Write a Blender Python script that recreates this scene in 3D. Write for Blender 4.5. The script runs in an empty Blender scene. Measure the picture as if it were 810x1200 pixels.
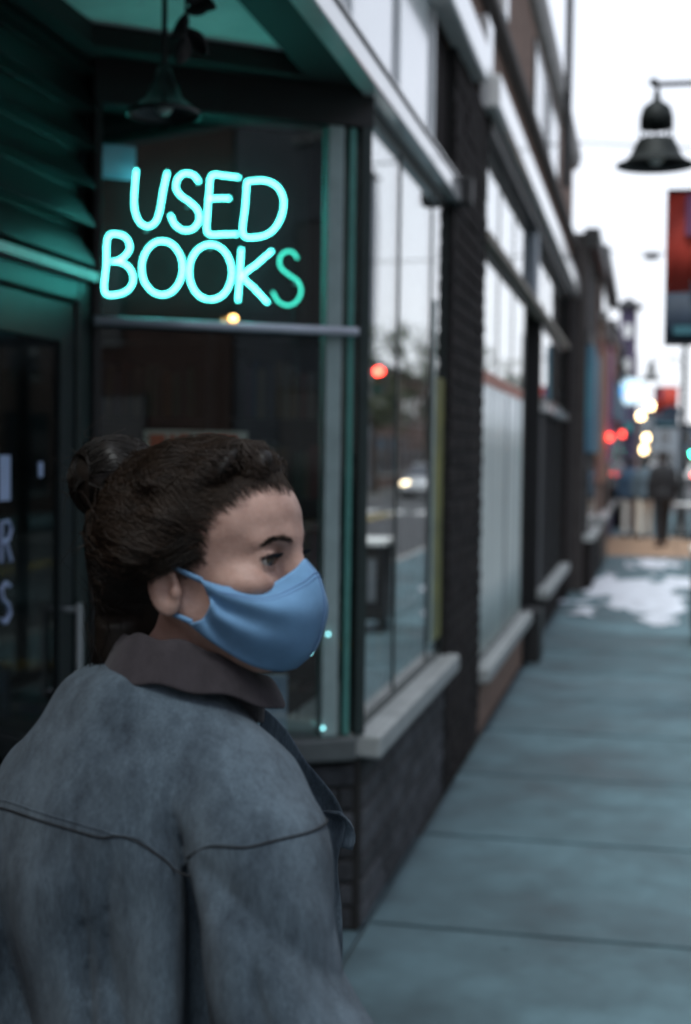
import bpy, bmesh, math, random
import numpy as np
from mathutils import Matrix, Vector
random.seed(7); rng = np.random.default_rng(7)
sc = bpy.context.scene
PI = math.pi
# ------------------------------------------------------------------ camera
H = 1.68
YAW, PITCH, ROLL = math.radians(11.96), math.radians(2.32), .013
Fh = Vector((-math.sin(YAW), math.cos(YAW), 0)); Rh = Vector((math.cos(YAW), math.sin(YAW), 0)); Uz = Vector((0, 0, 1))
Fw = Fh*math.cos(PITCH) - Uz*math.sin(PITCH); Up = Uz*math.cos(PITCH) + Fh*math.sin(PITCH)
cr = Rh*math.cos(ROLL) + Up*math.sin(ROLL); cu = Up*math.cos(ROLL) - Rh*math.sin(ROLL)
cam = bpy.data.cameras.new('camera'); co = bpy.data.objects.new('camera', cam); sc.collection.objects.link(co)
mw = Matrix.Identity(4)
for i in range(3):
    mw[i][0] = cr[i]; mw[i][1] = cu[i]; mw[i][2] = -Fw[i]
mw[0][3], mw[1][3], mw[2][3] = 0, 0, H
co.matrix_world = mw
cam.sensor_width = 36; cam.sensor_fit = 'AUTO'; cam.lens = 50.0
cam.clip_start = .05; cam.clip_end = 2500
cam.dof.use_dof = True; cam.dof.focus_distance = 1.78; cam.dof.aperture_fstop = 3.5
sc.camera = co
# ------------------------------------------------------------------ world, sun, exposure
SUN_EL, SUN_AZ = math.radians(66), math.radians(188)     # broad veiled light from behind the camera, along the street (azimuth from +Y towards +X)
w = bpy.data.worlds.new('World'); sc.world = w; w.use_nodes = True
nt = w.node_tree; nt.nodes.clear()
sky = nt.nodes.new('ShaderNodeTexSky'); sky.sky_type = 'NISHITA'; sky.sun_disc = False
sky.sun_elevation = SUN_EL; sky.sun_rotation = SUN_AZ; sky.air_density = 1.0; sky.dust_density = 1.2; sky.ozone_density = 3.0
# thin dusk cloud veil over the whole sky
tc = nt.nodes.new('ShaderNodeTexCoord'); mp = nt.nodes.new('ShaderNodeMapping'); mp.inputs['Scale'].default_value = (1.2, 1.2, 4)
nz = nt.nodes.new('ShaderNodeTexNoise'); nz.inputs['Scale'].default_value = 1.6; nz.inputs['Detail'].default_value = 6
rp = nt.nodes.new('ShaderNodeValToRGB'); rp.color_ramp.elements[0].position = .3; rp.color_ramp.elements[1].position = .75
rp.color_ramp.elements[0].color = (.74, .74, .74, 1); rp.color_ramp.elements[1].color = (.92, .92, .92, 1)
mx = nt.nodes.new('ShaderNodeMix'); mx.data_type = 'RGBA'
mx.inputs[7].default_value = (7.7, 8.0, 8.6, 1)
bg = nt.nodes.new('ShaderNodeBackground'); bg.inputs['Strength'].default_value = .12
wo = nt.nodes.new('ShaderNodeOutputWorld')
L = nt.links.new
L(tc.outputs['Generated'], mp.inputs['Vector']); L(mp.outputs[0], nz.inputs['Vector']); L(nz.outputs['Fac'], rp.inputs[0])
sx = nt.nodes.new('ShaderNodeSeparateXYZ'); hz = nt.nodes.new('ShaderNodeMapRange'); hz.inputs[1].default_value = .05; hz.inputs[2].default_value = .75; hz.inputs[3].default_value = 1.12; hz.inputs[4].default_value = .55
hm = nt.nodes.new('ShaderNodeMath'); hm.operation = 'MULTIPLY'; hm.use_clamp = True          # haze is thicker low down, thinner overhead
L(tc.outputs['Generated'], sx.inputs[0]); L(sx.outputs['Z'], hz.inputs[0]); L(hz.outputs[0], hm.inputs[1]); L(rp.outputs[0], hm.inputs[0])
L(hm.outputs[0], mx.inputs[0]); L(sky.outputs[0], mx.inputs[6]); L(mx.outputs[2], bg.inputs['Color']); L(bg.outputs[0], wo.inputs[0])
sl = bpy.data.lights.new('sun', 'SUN'); sl.energy = 2.3; sl.angle = math.radians(20); sl.color = (.92, 1, 1)
so = bpy.data.objects.new('sun', sl); sc.collection.objects.link(so)
sd = Vector((math.sin(SUN_AZ)*math.cos(SUN_EL), math.cos(SUN_AZ)*math.cos(SUN_EL), math.sin(SUN_EL)))
so.rotation_euler = sd.to_track_quat('Z', 'Y').to_euler(); so.location = (0, 0, 30)
vs = sc.view_settings
vs.view_transform = 'Standard'; vs.look = 'None'; vs.gamma = 1; vs.use_curve_mapping = False; vs.exposure = .5
sc.cycles.use_denoising = True; sc.cycles.max_bounces = 10; sc.cycles.transparent_max_bounces = 24
sc.cycles.sample_clamp_indirect = 6; sc.cycles.caustics_reflective = False; sc.cycles.caustics_refractive = False

# ------------------------------------------------------------------ materials
MATS = {}
def M(name, col=(.5, .5, .5), rough=.6, var=.15, scale=8, bump=0, bscale=40, metal=0, spec=.5, rnd=0, emit=None, estr=0,
      col2=None, stretch=None, sss=0, coat=0, bdist=.01, sheen=0, detail=5):
    if name in MATS: return MATS[name]
    m = bpy.data.materials.new(name); m.use_nodes = True; t = m.node_tree; n = t.nodes
    b = n['Principled BSDF']; b.inputs['Roughness'].default_value = rough; b.inputs['Metallic'].default_value = metal
    b.inputs['Specular IOR Level'].default_value = spec
    if coat: b.inputs['Coat Weight'].default_value = coat; b.inputs['Coat Roughness'].default_value = .08
    if sheen: b.inputs['Sheen Weight'].default_value = sheen; b.inputs['Sheen Roughness'].default_value = .5
    if sss:
        b.inputs['Subsurface Weight'].default_value = sss; b.inputs['Subsurface Radius'].default_value = (1, .35, .2); b.inputs['Subsurface Scale'].default_value = .006
    c1 = tuple(max(0, c*(1-var)) for c in col); c2 = col2 or tuple(min(1, c*(1+var)) for c in col)
    tc = n.new('ShaderNodeTexCoord'); vec = tc.outputs['Object']
    if stretch:
        mp = n.new('ShaderNodeMapping'); mp.inputs['Scale'].default_value = stretch; t.links.new(vec, mp.inputs[0]); vec = mp.outputs[0]
    nz = n.new('ShaderNodeTexNoise'); nz.inputs['Scale'].default_value = scale; nz.inputs['Detail'].default_value = detail; nz.inputs['Roughness'].default_value = .62
    t.links.new(vec, nz.inputs['Vector'])
    r = n.new('ShaderNodeValToRGB'); r.color_ramp.elements[0].position = .3; r.color_ramp.elements[1].position = .72
    r.color_ramp.elements[0].color = (*c1, 1); r.color_ramp.elements[1].color = (*c2, 1)
    t.links.new(nz.outputs['Fac'], r.inputs[0]); out = r.outputs[0]
    if rnd:
        oi = n.new('ShaderNodeObjectInfo'); mr = n.new('ShaderNodeMapRange'); mr.inputs[3].default_value = 1-rnd; mr.inputs[4].default_value = 1+rnd
        t.links.new(oi.outputs['Random'], mr.inputs[0])
        hs = n.new('ShaderNodeHueSaturation'); t.links.new(mr.outputs[0], hs.inputs['Value']); t.links.new(out, hs.inputs['Color']); out = hs.outputs[0]
    t.links.new(out, b.inputs['Base Color'])
    if bump:
        n2 = n.new('ShaderNodeTexNoise'); n2.inputs['Scale'].default_value = bscale; n2.inputs['Detail'].default_value = 4
        t.links.new(vec, n2.inputs['Vector'])
        bp = n.new('ShaderNodeBump'); bp.inputs['Strength'].default_value = bump; bp.inputs['Distance'].default_value = bdist
        t.links.new(n2.outputs['Fac'], bp.inputs['Height']); t.links.new(bp.outputs[0], b.inputs['Normal'])
    if emit: b.inputs['Emission Color'].default_value = (*emit, 1); b.inputs['Emission Strength'].default_value = estr
    MATS[name] = m; return m
def glass(name, tint=(.9, .93, .93), f0=.05, rough=.0, power=5):
    m = bpy.data.materials.new(name); m.use_nodes = True; t = m.node_tree; n = t.nodes; n.clear()
    o = n.new('ShaderNodeOutputMaterial'); tr = n.new('ShaderNodeBsdfTransparent'); tr.inputs[0].default_value = (*tint, 1)
    gl = n.new('ShaderNodeBsdfGlossy'); gl.inputs['Roughness'].default_value = rough; gl.inputs['Color'].default_value = (1, 1, 1, 1)
    lw = n.new('ShaderNodeLayerWeight'); pw = n.new('ShaderNodeMath'); pw.operation = 'POWER'; pw.inputs[1].default_value = power
    ma = n.new('ShaderNodeMath'); ma.operation = 'MULTIPLY_ADD'; ma.inputs[1].default_value = 1-f0; ma.inputs[2].default_value = f0
    mx = n.new('ShaderNodeMixShader')
    # faint ripple so that reflections are not perfectly flat
    tc = n.new('ShaderNodeTexCoord'); nz = n.new('ShaderNodeTexNoise'); nz.inputs['Scale'].default_value = 1.3; nz.inputs['Detail'].default_value = 1
    bp = n.new('ShaderNodeBump'); bp.inputs['Strength'].default_value = .05; bp.inputs['Distance'].default_value = .02
    t.links.new(tc.outputs['Object'], nz.inputs['Vector']); t.links.new(nz.outputs['Fac'], bp.inputs['Height']); t.links.new(bp.outputs[0], gl.inputs['Normal'])
    t.links.new(lw.outputs['Facing'], pw.inputs[0]); t.links.new(pw.outputs[0], ma.inputs[0]); t.links.new(ma.outputs[0], mx.inputs[0])
    t.links.new(tr.outputs[0], mx.inputs[1]); t.links.new(gl.outputs[0], mx.inputs[2]); t.links.new(mx.outputs[0], o.inputs[0])
    MATS[name] = m; return m
def emis(name, col, s):
    return M(name, tuple(c*.5+.1 for c in col), rough=.4, var=0, emit=col, estr=s)

G_WIN = glass('shop_glass', (.86, .9, .89), .045, power=3.6)
G_DARK = glass('dark_glass', (.5, .55, .56), .06)
M_CONC = M('concrete', (.078, .13, .148), .85, .22, 3.5, .5, 160, rnd=.16, bdist=.004)
def stain(m, sc1=1.1, lo=.5, hi=1.3, sc2=55):
    """broad damp stains and small gum spots multiplied over a base colour (world coordinates)"""
    t = m.node_tree; n = t.nodes; b = n['Principled BSDF']; src = b.inputs['Base Color'].links[0].from_socket
    ge = n.new('ShaderNodeNewGeometry'); nz = n.new('ShaderNodeTexNoise'); nz.inputs['Scale'].default_value = sc1; nz.inputs['Detail'].default_value = 9; nz.inputs['Roughness'].default_value = .68
    mr = n.new('ShaderNodeMapRange'); mr.inputs[1].default_value = .32; mr.inputs[2].default_value = .68; mr.inputs[3].default_value = lo; mr.inputs[4].default_value = hi
    vo = n.new('ShaderNodeTexVoronoi'); vo.inputs['Scale'].default_value = 3.1; m2 = n.new('ShaderNodeMapRange'); m2.inputs[1].default_value = .035; m2.inputs[2].default_value = .07; m2.inputs[3].default_value = .6; m2.inputs[4].default_value = 1
    ma = n.new('ShaderNodeMath'); ma.operation = 'MULTIPLY'; mx = n.new('ShaderNodeMix'); mx.data_type = 'RGBA'; mx.blend_type = 'MULTIPLY'; mx.inputs[0].default_value = 1
    t.links.new(ge.outputs['Position'], nz.inputs['Vector']); t.links.new(ge.outputs['Position'], vo.inputs['Vector']); t.links.new(nz.outputs['Fac'], mr.inputs[0]); t.links.new(vo.outputs['Distance'], m2.inputs[0])
    t.links.new(mr.outputs[0], ma.inputs[0]); t.links.new(m2.outputs[0], ma.inputs[1]); t.links.new(src, mx.inputs[6]); t.links.new(ma.outputs[0], mx.inputs[7]); t.links.new(mx.outputs[2], b.inputs['Base Color'])
    rr = n.new('ShaderNodeMapRange'); rr.inputs[1].default_value = .3; rr.inputs[2].default_value = .6; rr.inputs[3].default_value = .5; rr.inputs[4].default_value = .9
    t.links.new(nz.outputs['Fac'], rr.inputs[0]); t.links.new(rr.outputs[0], b.inputs['Roughness'])
stain(M_CONC)
M_CONCB = M('brown_paving', (.30, .19, .12), .85, .2, 6, .4, 120, rnd=.12, bdist=.004)
M_BED = M('joint_dirt', (.05, .05, .048), .95, .3, 20)
M_ASPH = M('asphalt', (.055, .057, .06), .8, .3, 30, .5, 200, bdist=.006)
M_BRICK = M('dark_brick', (.017, .013, .012), .9, .35, 30, .7, 90, rnd=.4, bdist=.006, spec=.2)
M_BRICK2 = M('brown_brick_wall', (.25, .16, .12), .9, .35, 14, .8, 60, bdist=.012)
M_MORTAR = M('mortar', (.018, .017, .016), .95, .3, 30, .4, 90)
M_STONE = M('painted_sill', (.36, .375, .365), .55, .2, 9, .25, 70, bdist=.004)
M_METAL = M('grey_metal_trim', (.5, .52, .53), .38, .12, 10, metal=.6)
M_WHITE = M('white_trim', (.75, .74, .72), .3, .08, 6, .1, 60, bdist=.002, coat=1)
M_FRAME = M('green_grey_frame', (.035, .05, .048), .35, .15, 12, metal=.35)
M_DARK = M('black_frame', (.013, .013, .013), .5, .2, 10)
M_BLACK = M('black_paint', (.012, .012, .013), .45, .2, 10)
M_FROST = M('frosted_panel', (.8, .8, .8), .16, .08, 3, .1, 12, spec=.9, coat=.8, bdist=.002)
M_SOFFIT = M('soffit_paint', (.78, .8, .76), .6, .15, 4, .2, 30, bdist=.003)
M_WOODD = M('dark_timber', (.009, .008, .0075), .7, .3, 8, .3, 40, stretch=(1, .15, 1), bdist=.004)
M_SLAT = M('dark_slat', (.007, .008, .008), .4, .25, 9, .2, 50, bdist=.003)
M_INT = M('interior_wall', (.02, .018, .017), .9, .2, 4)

# ------------------------------------------------------------------ geometry helpers
col = sc.collection
LOC = {}
class MB:
    def __init__(s): s.v = []; s.f = []; s.mi = []; s.cur = 0
    def add(s, vs, fs):
        o = len(s.v); s.v += [tuple(float(c) for c in p) for p in vs]
        for f in fs: s.f.append(tuple(i+o for i in f)); s.mi.append(s.cur)
        return s
    def box(s, x0, x1, y0, y1, z0, z1):
        return s.add([(x0,y0,z0),(x1,y0,z0),(x1,y1,z0),(x0,y1,z0),(x0,y0,z1),(x1,y0,z1),(x1,y1,z1),(x0,y1,z1)],
                     [(3,2,1,0),(4,5,6,7),(0,1,5,4),(1,2,6,5),(2,3,7,6),(3,0,4,7)])
    def prism(s, poly, z0, z1):          # plan polygon (ccw) extruded in z
        n = len(poly)
        return s.add([(*p, z0) for p in poly]+[(*p, z1) for p in poly],
                     [tuple(reversed(range(n))), tuple(range(n, 2*n))]+[(i,(i+1)%n,(i+1)%n+n,i+n) for i in range(n)])
    def extr(s, poly, axis, a, b):       # polygon in the plane normal to axis, extruded from a to b
        n = len(poly)
        def P(p, t): return {'x': (t,p[0],p[1]), 'y': (p[0],t,p[1]), 'z': (p[0],p[1],t)}[axis]
        return s.add([P(p,a) for p in poly]+[P(p,b) for p in poly],
                     [tuple(reversed(range(n))), tuple(range(n,2*n))]+[(i,(i+1)%n,(i+1)%n+n,i+n) for i in range(n)])
    def obox(s, a, b, t, z0, z1, off=0): # vertical slab between plan points a,b with thickness t, shifted by off along its normal
        d = Vector((b[0]-a[0], b[1]-a[1])); d.normalize(); n = Vector((d.y, -d.x))
        a = Vector(a[:2])+n*off; b = Vector(b[:2])+n*off
        return s.prism([tuple(a+n*t/2), tuple(b+n*t/2), tuple(b-n*t/2), tuple(a-n*t/2)][::-1], z0, z1)
    def tube(s, pts, r, n=8, closed=False, cap=True):
        pts = [Vector(p) for p in pts]; N = len(pts); rs = r if hasattr(r, '__len__') else [r]*N
        vs = []; ref = None
        for i, p in enumerate(pts):
            if closed: t = pts[(i+1)%N]-pts[i-1]
            else: t = pts[min(i+1,N-1)]-pts[max(i-1,0)]
            if t.length < 1e-9: t = Vector((0,0,1))
            t.normalize()
            if ref is None: ref = t.orthogonal().normalized()
            u = ref-t*ref.dot(t)
            u = u.normalized() if u.length > 1e-6 else t.orthogonal().normalized()
            ref = u; w_ = t.cross(u)
            vs += [p+(u*math.cos(2*PI*k/n)+w_*math.sin(2*PI*k/n))*rs[i] for k in range(n)]
        fs = []
        for i in range(N if closed else N-1):
            j = (i+1)%N
            fs += [(i*n+k, i*n+(k+1)%n, j*n+(k+1)%n, j*n+k) for k in range(n)]
        if cap and not closed: fs += [tuple(reversed(range(n))), tuple(range((N-1)*n, N*n))]
        return s.add(vs, fs)
    def lathe(s, prof, c=(0,0,0), n=24, cap=True):  # prof: (r,z)
        vs = [(c[0]+r*math.cos(2*PI*k/n), c[1]+r*math.sin(2*PI*k/n), c[2]+z) for r, z in prof for k in range(n)]
        fs = [(i*n+k, i*n+(k+1)%n, (i+1)*n+(k+1)%n, (i+1)*n+k) for i in range(len(prof)-1) for k in range(n)]
        if cap: fs += [tuple(reversed(range(n))), tuple(range((len(prof)-1)*n, len(prof)*n))]
        return s.add(vs, fs)
    def ball(s, c, r, n=12, m=8):
        rr = r if hasattr(r, '__len__') else (r,r,r)
        vs = [(c[0]+rr[0]*math.sin(PI*i/m)*math.cos(2*PI*k/n), c[1]+rr[1]*math.sin(PI*i/m)*math.sin(2*PI*k/n), c[2]-rr[2]*math.cos(PI*i/m)) for i in range(m+1) for k in range(n)]
        return s.add(vs, [(i*n+k, i*n+(k+1)%n, (i+1)*n+(k+1)%n, (i+1)*n+k) for i in range(m) for k in range(n)])
    def build(s, name, mat, parent=None, smooth=False, bevel=0, label=None):
        me = bpy.data.meshes.new(name); me.from_pydata(s.v, [], s.f)
        mats = mat if isinstance(mat, (list, tuple)) else [mat]
        for m in mats: me.materials.append(m)
        if len(mats) > 1: me.polygons.foreach_set('material_index', s.mi)
        if smooth: me.polygons.foreach_set('use_smooth', [True]*len(me.polygons))
        me.validate(); me.update()
        return link(name, me, parent, bevel, label)
def link(name, me, parent=None, bevel=0, label=None):
    o = bpy.data.objects.new(name, me); col.objects.link(o)
    if parent is not None:
        o.parent = parent
        if parent.name in LOC: o.matrix_parent_inverse = LOC[parent.name].inverted()
    if bevel:
        b = o.modifiers.new('bevel', 'BEVEL'); b.width = bevel; b.segments = 2; b.limit_method = 'ANGLE'
    if label: o['label'] = label
    return o
def tag(o, label, cat, group=None, kind=None):
    if label: o['label'] = label
    if cat: o['category'] = cat
    if group: o['group'] = group
    if kind: o['kind'] = kind
    return o
def thing(name, label, cat, loc=(0,0,0), rotz=0, group=None, local=False):
    """Empty at the thing's base. local=False: parts are given in world coordinates; True: in the thing's own frame."""
    o = bpy.data.objects.new(name, None); col.objects.link(o); o.empty_display_size = .1
    o.location = loc; o.rotation_euler = (0,0,rotz); tag(o, label, cat, group)
    if not local: LOC[o.name] = Matrix.Translation(loc) @ Matrix.Rotation(rotz, 4, 'Z')
    return o
def struct(o): o['kind'] = 'structure'; return o
def box(name, x0,x1,y0,y1,z0,z1, mat, parent=None, bevel=0, label=None):
    return MB().box(x0,x1,y0,y1,z0,z1).build(name, mat, parent, bevel=bevel, label=label)
def copy_tree(o, parent=None):
    c = o.copy(); col.objects.link(c); c.parent = parent
    for ch in list(o.children): copy_tree(ch, c)
    return c

# ------------------------------------------------------------------ ground, road, pavement
FX = -.96                      # shop front plane
KERB = 1.9; ROADR = 9.6; OPP = 12.2
struct(MB().box(-400, 400, -120, 1200, -.4, -.16).build('ground', M('far_ground', (.1, .1, .095), .9, .3, 1)))
struct(box('road', KERB+.12, ROADR, -60, 46, -.158, -.13, M_ASPH))
struct(MB().prism([(-60,46),(60,46),(60,57),(-60,57)], -.158, -.129).build('cross_road', M_ASPH))
struct(MB().prism([(KERB,57),(ROADR,57),(7,96),(-7,190),(-18,190),(-4.2,96)], -.158, -.128).build('far_road', M_ASPH))
for x in (5.6, 5.85):
    struct(MB().prism([(x,-40),(x+.1,-40),(x+.1,43),(x,43)], -.1299, -.126).build('road_line', M('road_paint', (.5,.36,.06), .7, .2, 30)))
for k in range(9):
    struct(box('crossing_stripe', 2.3+k*.82, 2.75+k*.82, 43.4, 45.4, -.1299, -.125, M('white_road_paint', (.62,.62,.6), .7, .2, 30)))
struct(box('opposite_pavement', ROADR, OPP, -60, 46, -.158, 0, M_CONC))
struct(box('kerb', KERB, KERB+.12, -60, 45.9, -.155, .004, M('kerb_stone', (.3,.3,.29), .8, .2, 12, .3, 80), bevel=.012))
struct(box('pavement_bed', -2.6, KERB, -12, 45.9, -.15, -.022, M_BED))
pav = bpy.data.objects.new('pavement', None); col.objects.link(pav); struct(pav)
PITCHS = 1.245; Y0 = 4.96
def slab_mesh(name, wx, wy):
    bm = bmesh.new(); bmesh.ops.create_cube(bm, size=1)
    bmesh.ops.scale(bm, vec=(wx-.012, wy-.014, .1), verts=bm.verts)
    bmesh.ops.bevel(bm, geom=[e for e in bm.edges if all(v.co.z > 0 for v in e.verts)], offset=.009, segments=2, affect='EDGES')
    me = bpy.data.meshes.new(name); bm.to_mesh(me); bm.free(); return me
cols_ = [(-2.4, -.955), (-.955, .56), (.56, 1.9)]
for ci, (xa, xb) in enumerate(cols_):
    sm = slab_mesh('slab', xb-xa, PITCHS); sm.materials.append(M_CONC)
    smb = slab_mesh('slab', xb-xa, PITCHS); smb.materials.append(M_CONCB)
    for k in range(-6, 32):
        yc = Y0+(k+.5)*PITCHS
        if ci == 0 and k > 0: continue
        o = link('slab', smb if 25.5 < yc < 30.5 else sm, pav)
        o.location = ((xa+xb)/2, yc, -.05+random.uniform(-.002, .002)); o.rotation_euler = (random.uniform(-.0015,.0015), random.uniform(-.001,.001), 0)

def blob(name, cx, cy, rx, ry, mat, h=.02, seed=0, n=44):
    rr = random.Random(seed); ph = [rr.uniform(0, 6.28) for _ in range(6)]
    rings = []; 
    for j, (s_, z) in enumerate([(1, .001), (.93, h*.6), (.75, h), (.4, h*1.15)]):
        ring = []
        for k in range(n):
            a = 2*PI*k/n
            q = 1+.13*math.sin(3*a+ph[0])+.12*math.sin(5*a+ph[1])+.11*math.sin(9*a+ph[2])+.09*math.sin(14*a+ph[3])
            ring.append((cx+rx*q*s_*math.cos(a), cy+ry*q*s_*math.sin(a), z*(1+.25*math.sin(7*a+ph[4]+j))))
        rings.append(ring)
    vs = [p for r in rings for p in r]+[(cx, cy, h*1.15)]
    fs = [(i*n+k, i*n+(k+1)%n, (i+1)*n+(k+1)%n, (i+1)*n+k) for i in range(3) for k in range(n)]+[(3*n+k, 3*n+(k+1)%n, 4*n) for k in range(n)]
    return MB().add(vs, fs).build(name, mat, smooth=True)
M_SNOW = M('old_snow', (.55, .57, .62), .5, .3, 4, .6, 30, bdist=.02)
def crust(cx, cy, rx, ry, h, seed, label, n=90):
    q = np.random.default_rng(seed); gx, gy = np.meshgrid(np.linspace(-1.35,1.35,n), np.linspace(-1.35,1.35,n), indexing='ij')
    f = 1.22-np.sqrt(gx**2+gy**2)
    for o, am in ((2.2,.30),(4.6,.22),(9.5,.09),(19,.05)):
        for _ in range(3): a = q.uniform(0,6.28); f = f+am*.6*np.sin(gx*o*math.cos(a)*2+gy*o*math.sin(a)*2+q.uniform(0,6.28))
    z = .002+h*np.clip(f*2.2,0,1)*(.75+.25*np.sin(gx*31+gy*17)*np.sin(gy*27))
    idx = -np.ones((n,n), int); keep = f > 0; idx[keep] = np.arange(keep.sum())
    vs = np.stack([cx+gx[keep]*rx, cy+gy[keep]*ry, z[keep]], 1); c4 = np.stack([idx[:-1,:-1], idx[1:,:-1], idx[1:,1:], idx[:-1,1:]], -1).reshape(-1,4); c4 = c4[(c4 >= 0).all(1)]
    return tag(MB().add(vs.tolist(), c4.tolist()).build('snow_patch', M_SNOW, smooth=True), label, 'snow')
crust(-.10, 18.1, .66, 2.1, .022, 3, 'broad patch of trodden snow across the pavement in front of the dark boarded shopfront')
crust(.12, 23.1, .33, .8, .018, 5, 'small oval patch of snow beyond the broad patch', 60)
crust(.13, 15.2, .16, .45, .01, 8, 'thin crust of snow just this side of the broad patch', 50)
# ------------------------------------------------------------------ the near building (book shop and the shop next door)
ROOF = 5.3
shop = thing('brick_shop_building', 'long low brick building with two glazed shopfronts, pale sign band and recessed corner entrance', 'building', (FX, 4.9, 0))
A = Vector((-1.78, 4.37)); B = Vector((FX, 4.88)); D = (B-A).normalized(); LP = (B-A).length; NP = Vector((D.y, -D.x))  # splayed pane, normal to the street
def PP(s, off=0): p = A+D*s+NP*off; return (p.x, p.y)       # plan point on the splayed pane
def P3(s, z, off=0): p = PP(s, off); return Vector((p[0], p[1], z))
BACK = -7.5
wallb = MB()
wallb.box(BACK, FX-.02, 6.95, 18.0, 3.86, ROOF)                 # upper wall over both shops
wallb.box(BACK, FX-.02, -8, 6.95, 3.86, ROOF)
wallb.box(FX-.35, FX-.02, -8, 1.55, 0, 3.86)                    # front beside the camera
wallb.box(BACK, FX-.1, 17.75, 18.0, 0, 3.86)
wallb.box(BACK-.2, BACK, -8, 18, 0, ROOF)
wallb.build('wall', M_BRICK2, shop)
# bricks
bbm = bmesh.new(); bmesh.ops.create_cube(bbm, size=1); bmesh.ops.scale(bbm, vec=(.1, .238, .073), verts=bbm.verts)
bmesh.ops.bevel(bbm, geom=list(bbm.edges), offset=.006, segments=1, affect='EDGES')
brick_me = bpy.data.meshes.new('brick'); bbm.to_mesh(brick_me); bbm.free(); brick_me.materials.append(M_BRICK)
brick_me2 = brick_me.copy(); brick_me2.materials.clear(); brick_me2.materials.append(M('lit_riser_brick', (.05, .052, .058), .85, .45, 26, .8, 70, rnd=.45, bdist=.008))  # lighter brick copy, the riser's lit highlights are in its colour
def bricks(parent, a, b, z0, z1, off=0, bme=None):
    """running bond of single bricks on the vertical plane from plan point a to b, faces looking to its right-hand side"""
    a = Vector(a); b = Vector(b); d = (b-a); Ln = d.length; d.normalize(); n = Vector((d.y, -d.x)); ang = math.atan2(d.y, d.x)-PI/2
    cz = z0; r = 0
    while cz+.08 <= z1+.01:
        s = -.125 if r % 2 else 0
        while s < Ln-.03:
            s0 = max(s, 0); s1 = min(s+.25, Ln)
            if s1-s0 > .04:
                c = a+d*((s0+s1)/2)+n*(off-.05+random.uniform(.0, .005))
                o = link('brick', bme or brick_me, parent); o.location = (c.x, c.y, cz+.043); o.scale = (1, (s1-s0-.012)/.238, 1)
                o.rotation_euler = (random.uniform(-.005,.005), random.uniform(-.008,.008), ang+random.uniform(-.005,.005))
            s += .25
        cz += .085; r += 1
SILL1 = .70
base = MB().box(FX-.3, FX-.006, 4.86, 6.95, 0, .615)
base.prism([PP(0,-.25), PP(0,-.008), PP(LP-.03,-.008), PP(LP-.03,-.25)][::-1], 0, .612)
bw = base.build('stall_riser', M_MORTAR, shop)
bricks(bw, (FX, 4.885), (FX, 6.93), .0, .60, .0, brick_me2)
bricks(bw, PP(0), PP(LP), .0, .60, 0, brick_me2)
# sills
MB().prism([(FX-.34,4.9),(FX+.07,4.84),(FX+.07,6.98),(FX-.34,6.98)][::-1][::-1], .617, SILL1).build('sill', M_STONE, shop, bevel=.012, label='pale painted sill under the book shop window')
MB().prism([PP(.0,-.3),PP(.0,.05),PP(LP-.04,.05),PP(LP-.04,-.3)][::-1], .615, SILL1-.004).build('sill', M('dark_sill',(.1,.11,.11),.5,.2,10), shop, bevel=.01)
# brick pier
pier = box('pier', FX-.4, FX+.003, 6.93, 8.36, 0, 3.655, M_MORTAR, shop, label='dark brick pier between the two shopfronts')
bricks(pier, (FX+.009, 6.93), (FX+.009, 8.36), 0, 2.9)
ub = MB()
rr = 0; z = 2.9
while z < 3.62:
    s = 6.93-(.125 if rr % 2 else 0)
    while s < 8.34:
        s0 = max(s, 6.93); s1 = min(s+.25, 8.36)
        if s1-s0 > .04: ub.box(FX-.03, FX+.008+random.uniform(0,.01), s0+.006, s1-.006, z+.006, z+.079)
        s += .25
    z += .085; rr += 1
ub.build('upper_brick', M_BRICK, pier)['kind'] = 'stuff'
box('brick_return', FX-.35, FX-.03, 6.3, 6.93, 3.025, 3.655, M_BRICK, shop)
# fascia bar over window and entrance, transom panels, pale cornice band
box('fascia_bar', FX-.02, FX+.05, 1.5, 6.97, 2.91, 3.02, M_WHITE, shop, bevel=.006)
box('fascia_lip', FX+.05, FX+.056, 1.5, 6.97, 2.988, 3.0, M_DARK, shop)
box('bracket', FX-.01, FX+.10, 6.9, 7.02, 2.9, 3.03, M_DARK, shop, bevel=.01)
ys = [1.5, 2.55, 3.6, 4.52, 5.41, 6.3]
for i in range(5):
    box('transom_panel', FX-.05, FX-.012, ys[i]+.02, ys[i+1]-.02, 3.03, 3.655, M_FROST, shop)
for y in ys: box('panel_joint', FX-.055, FX+.004, y-.0195, y+.0195, 3.03, 3.655, M_METAL, shop)
box('sign_band', FX-.02, FX+.09, 1.5, 7.6, 3.66, 3.85, M_WHITE, shop, bevel=.012, label='pale sign band over the book shop')
box('sign_band', FX-.02, FX+.10, 8.15, 17.95, 3.66, 3.85, M_WHITE, shop, bevel=.012, label='pale sign band over the neighbouring shop')
box('plaque', FX-.02, FX+.04, 8.02, 8.3, 3.86, 4.15, M_WHITE, shop, bevel=.01)
box('plaque', FX-.02, FX+.06, 8.75, 8.95, 4.36, 4.55, M_WHITE, shop, bevel=.01)
box('string_course', FX-.02, FX+.06, 1.5, 17.98, 4.27, 4.34, M('dark_stone',(.09,.08,.075),.8,.2,12), shop, bevel=.01)
MB().extr([(FX-.02,5.24),(FX+.03,5.25),(FX+.07,5.33),(FX+.08,5.42),(FX-.02,5.42)], 'y', -8, 18.02).build('cornice', M('cornice_paint',(.42,.4,.38),.7,.2,8), shop)
box('parapet', BACK, FX-.02, -8, 17.98, ROOF+.002, 5.40, M_BRICK2, shop)
box('chimney_stub', FX-.34, FX+.02, 17.6, 17.97, 5.43, 5.62, M_BRICK2, shop)
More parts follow.
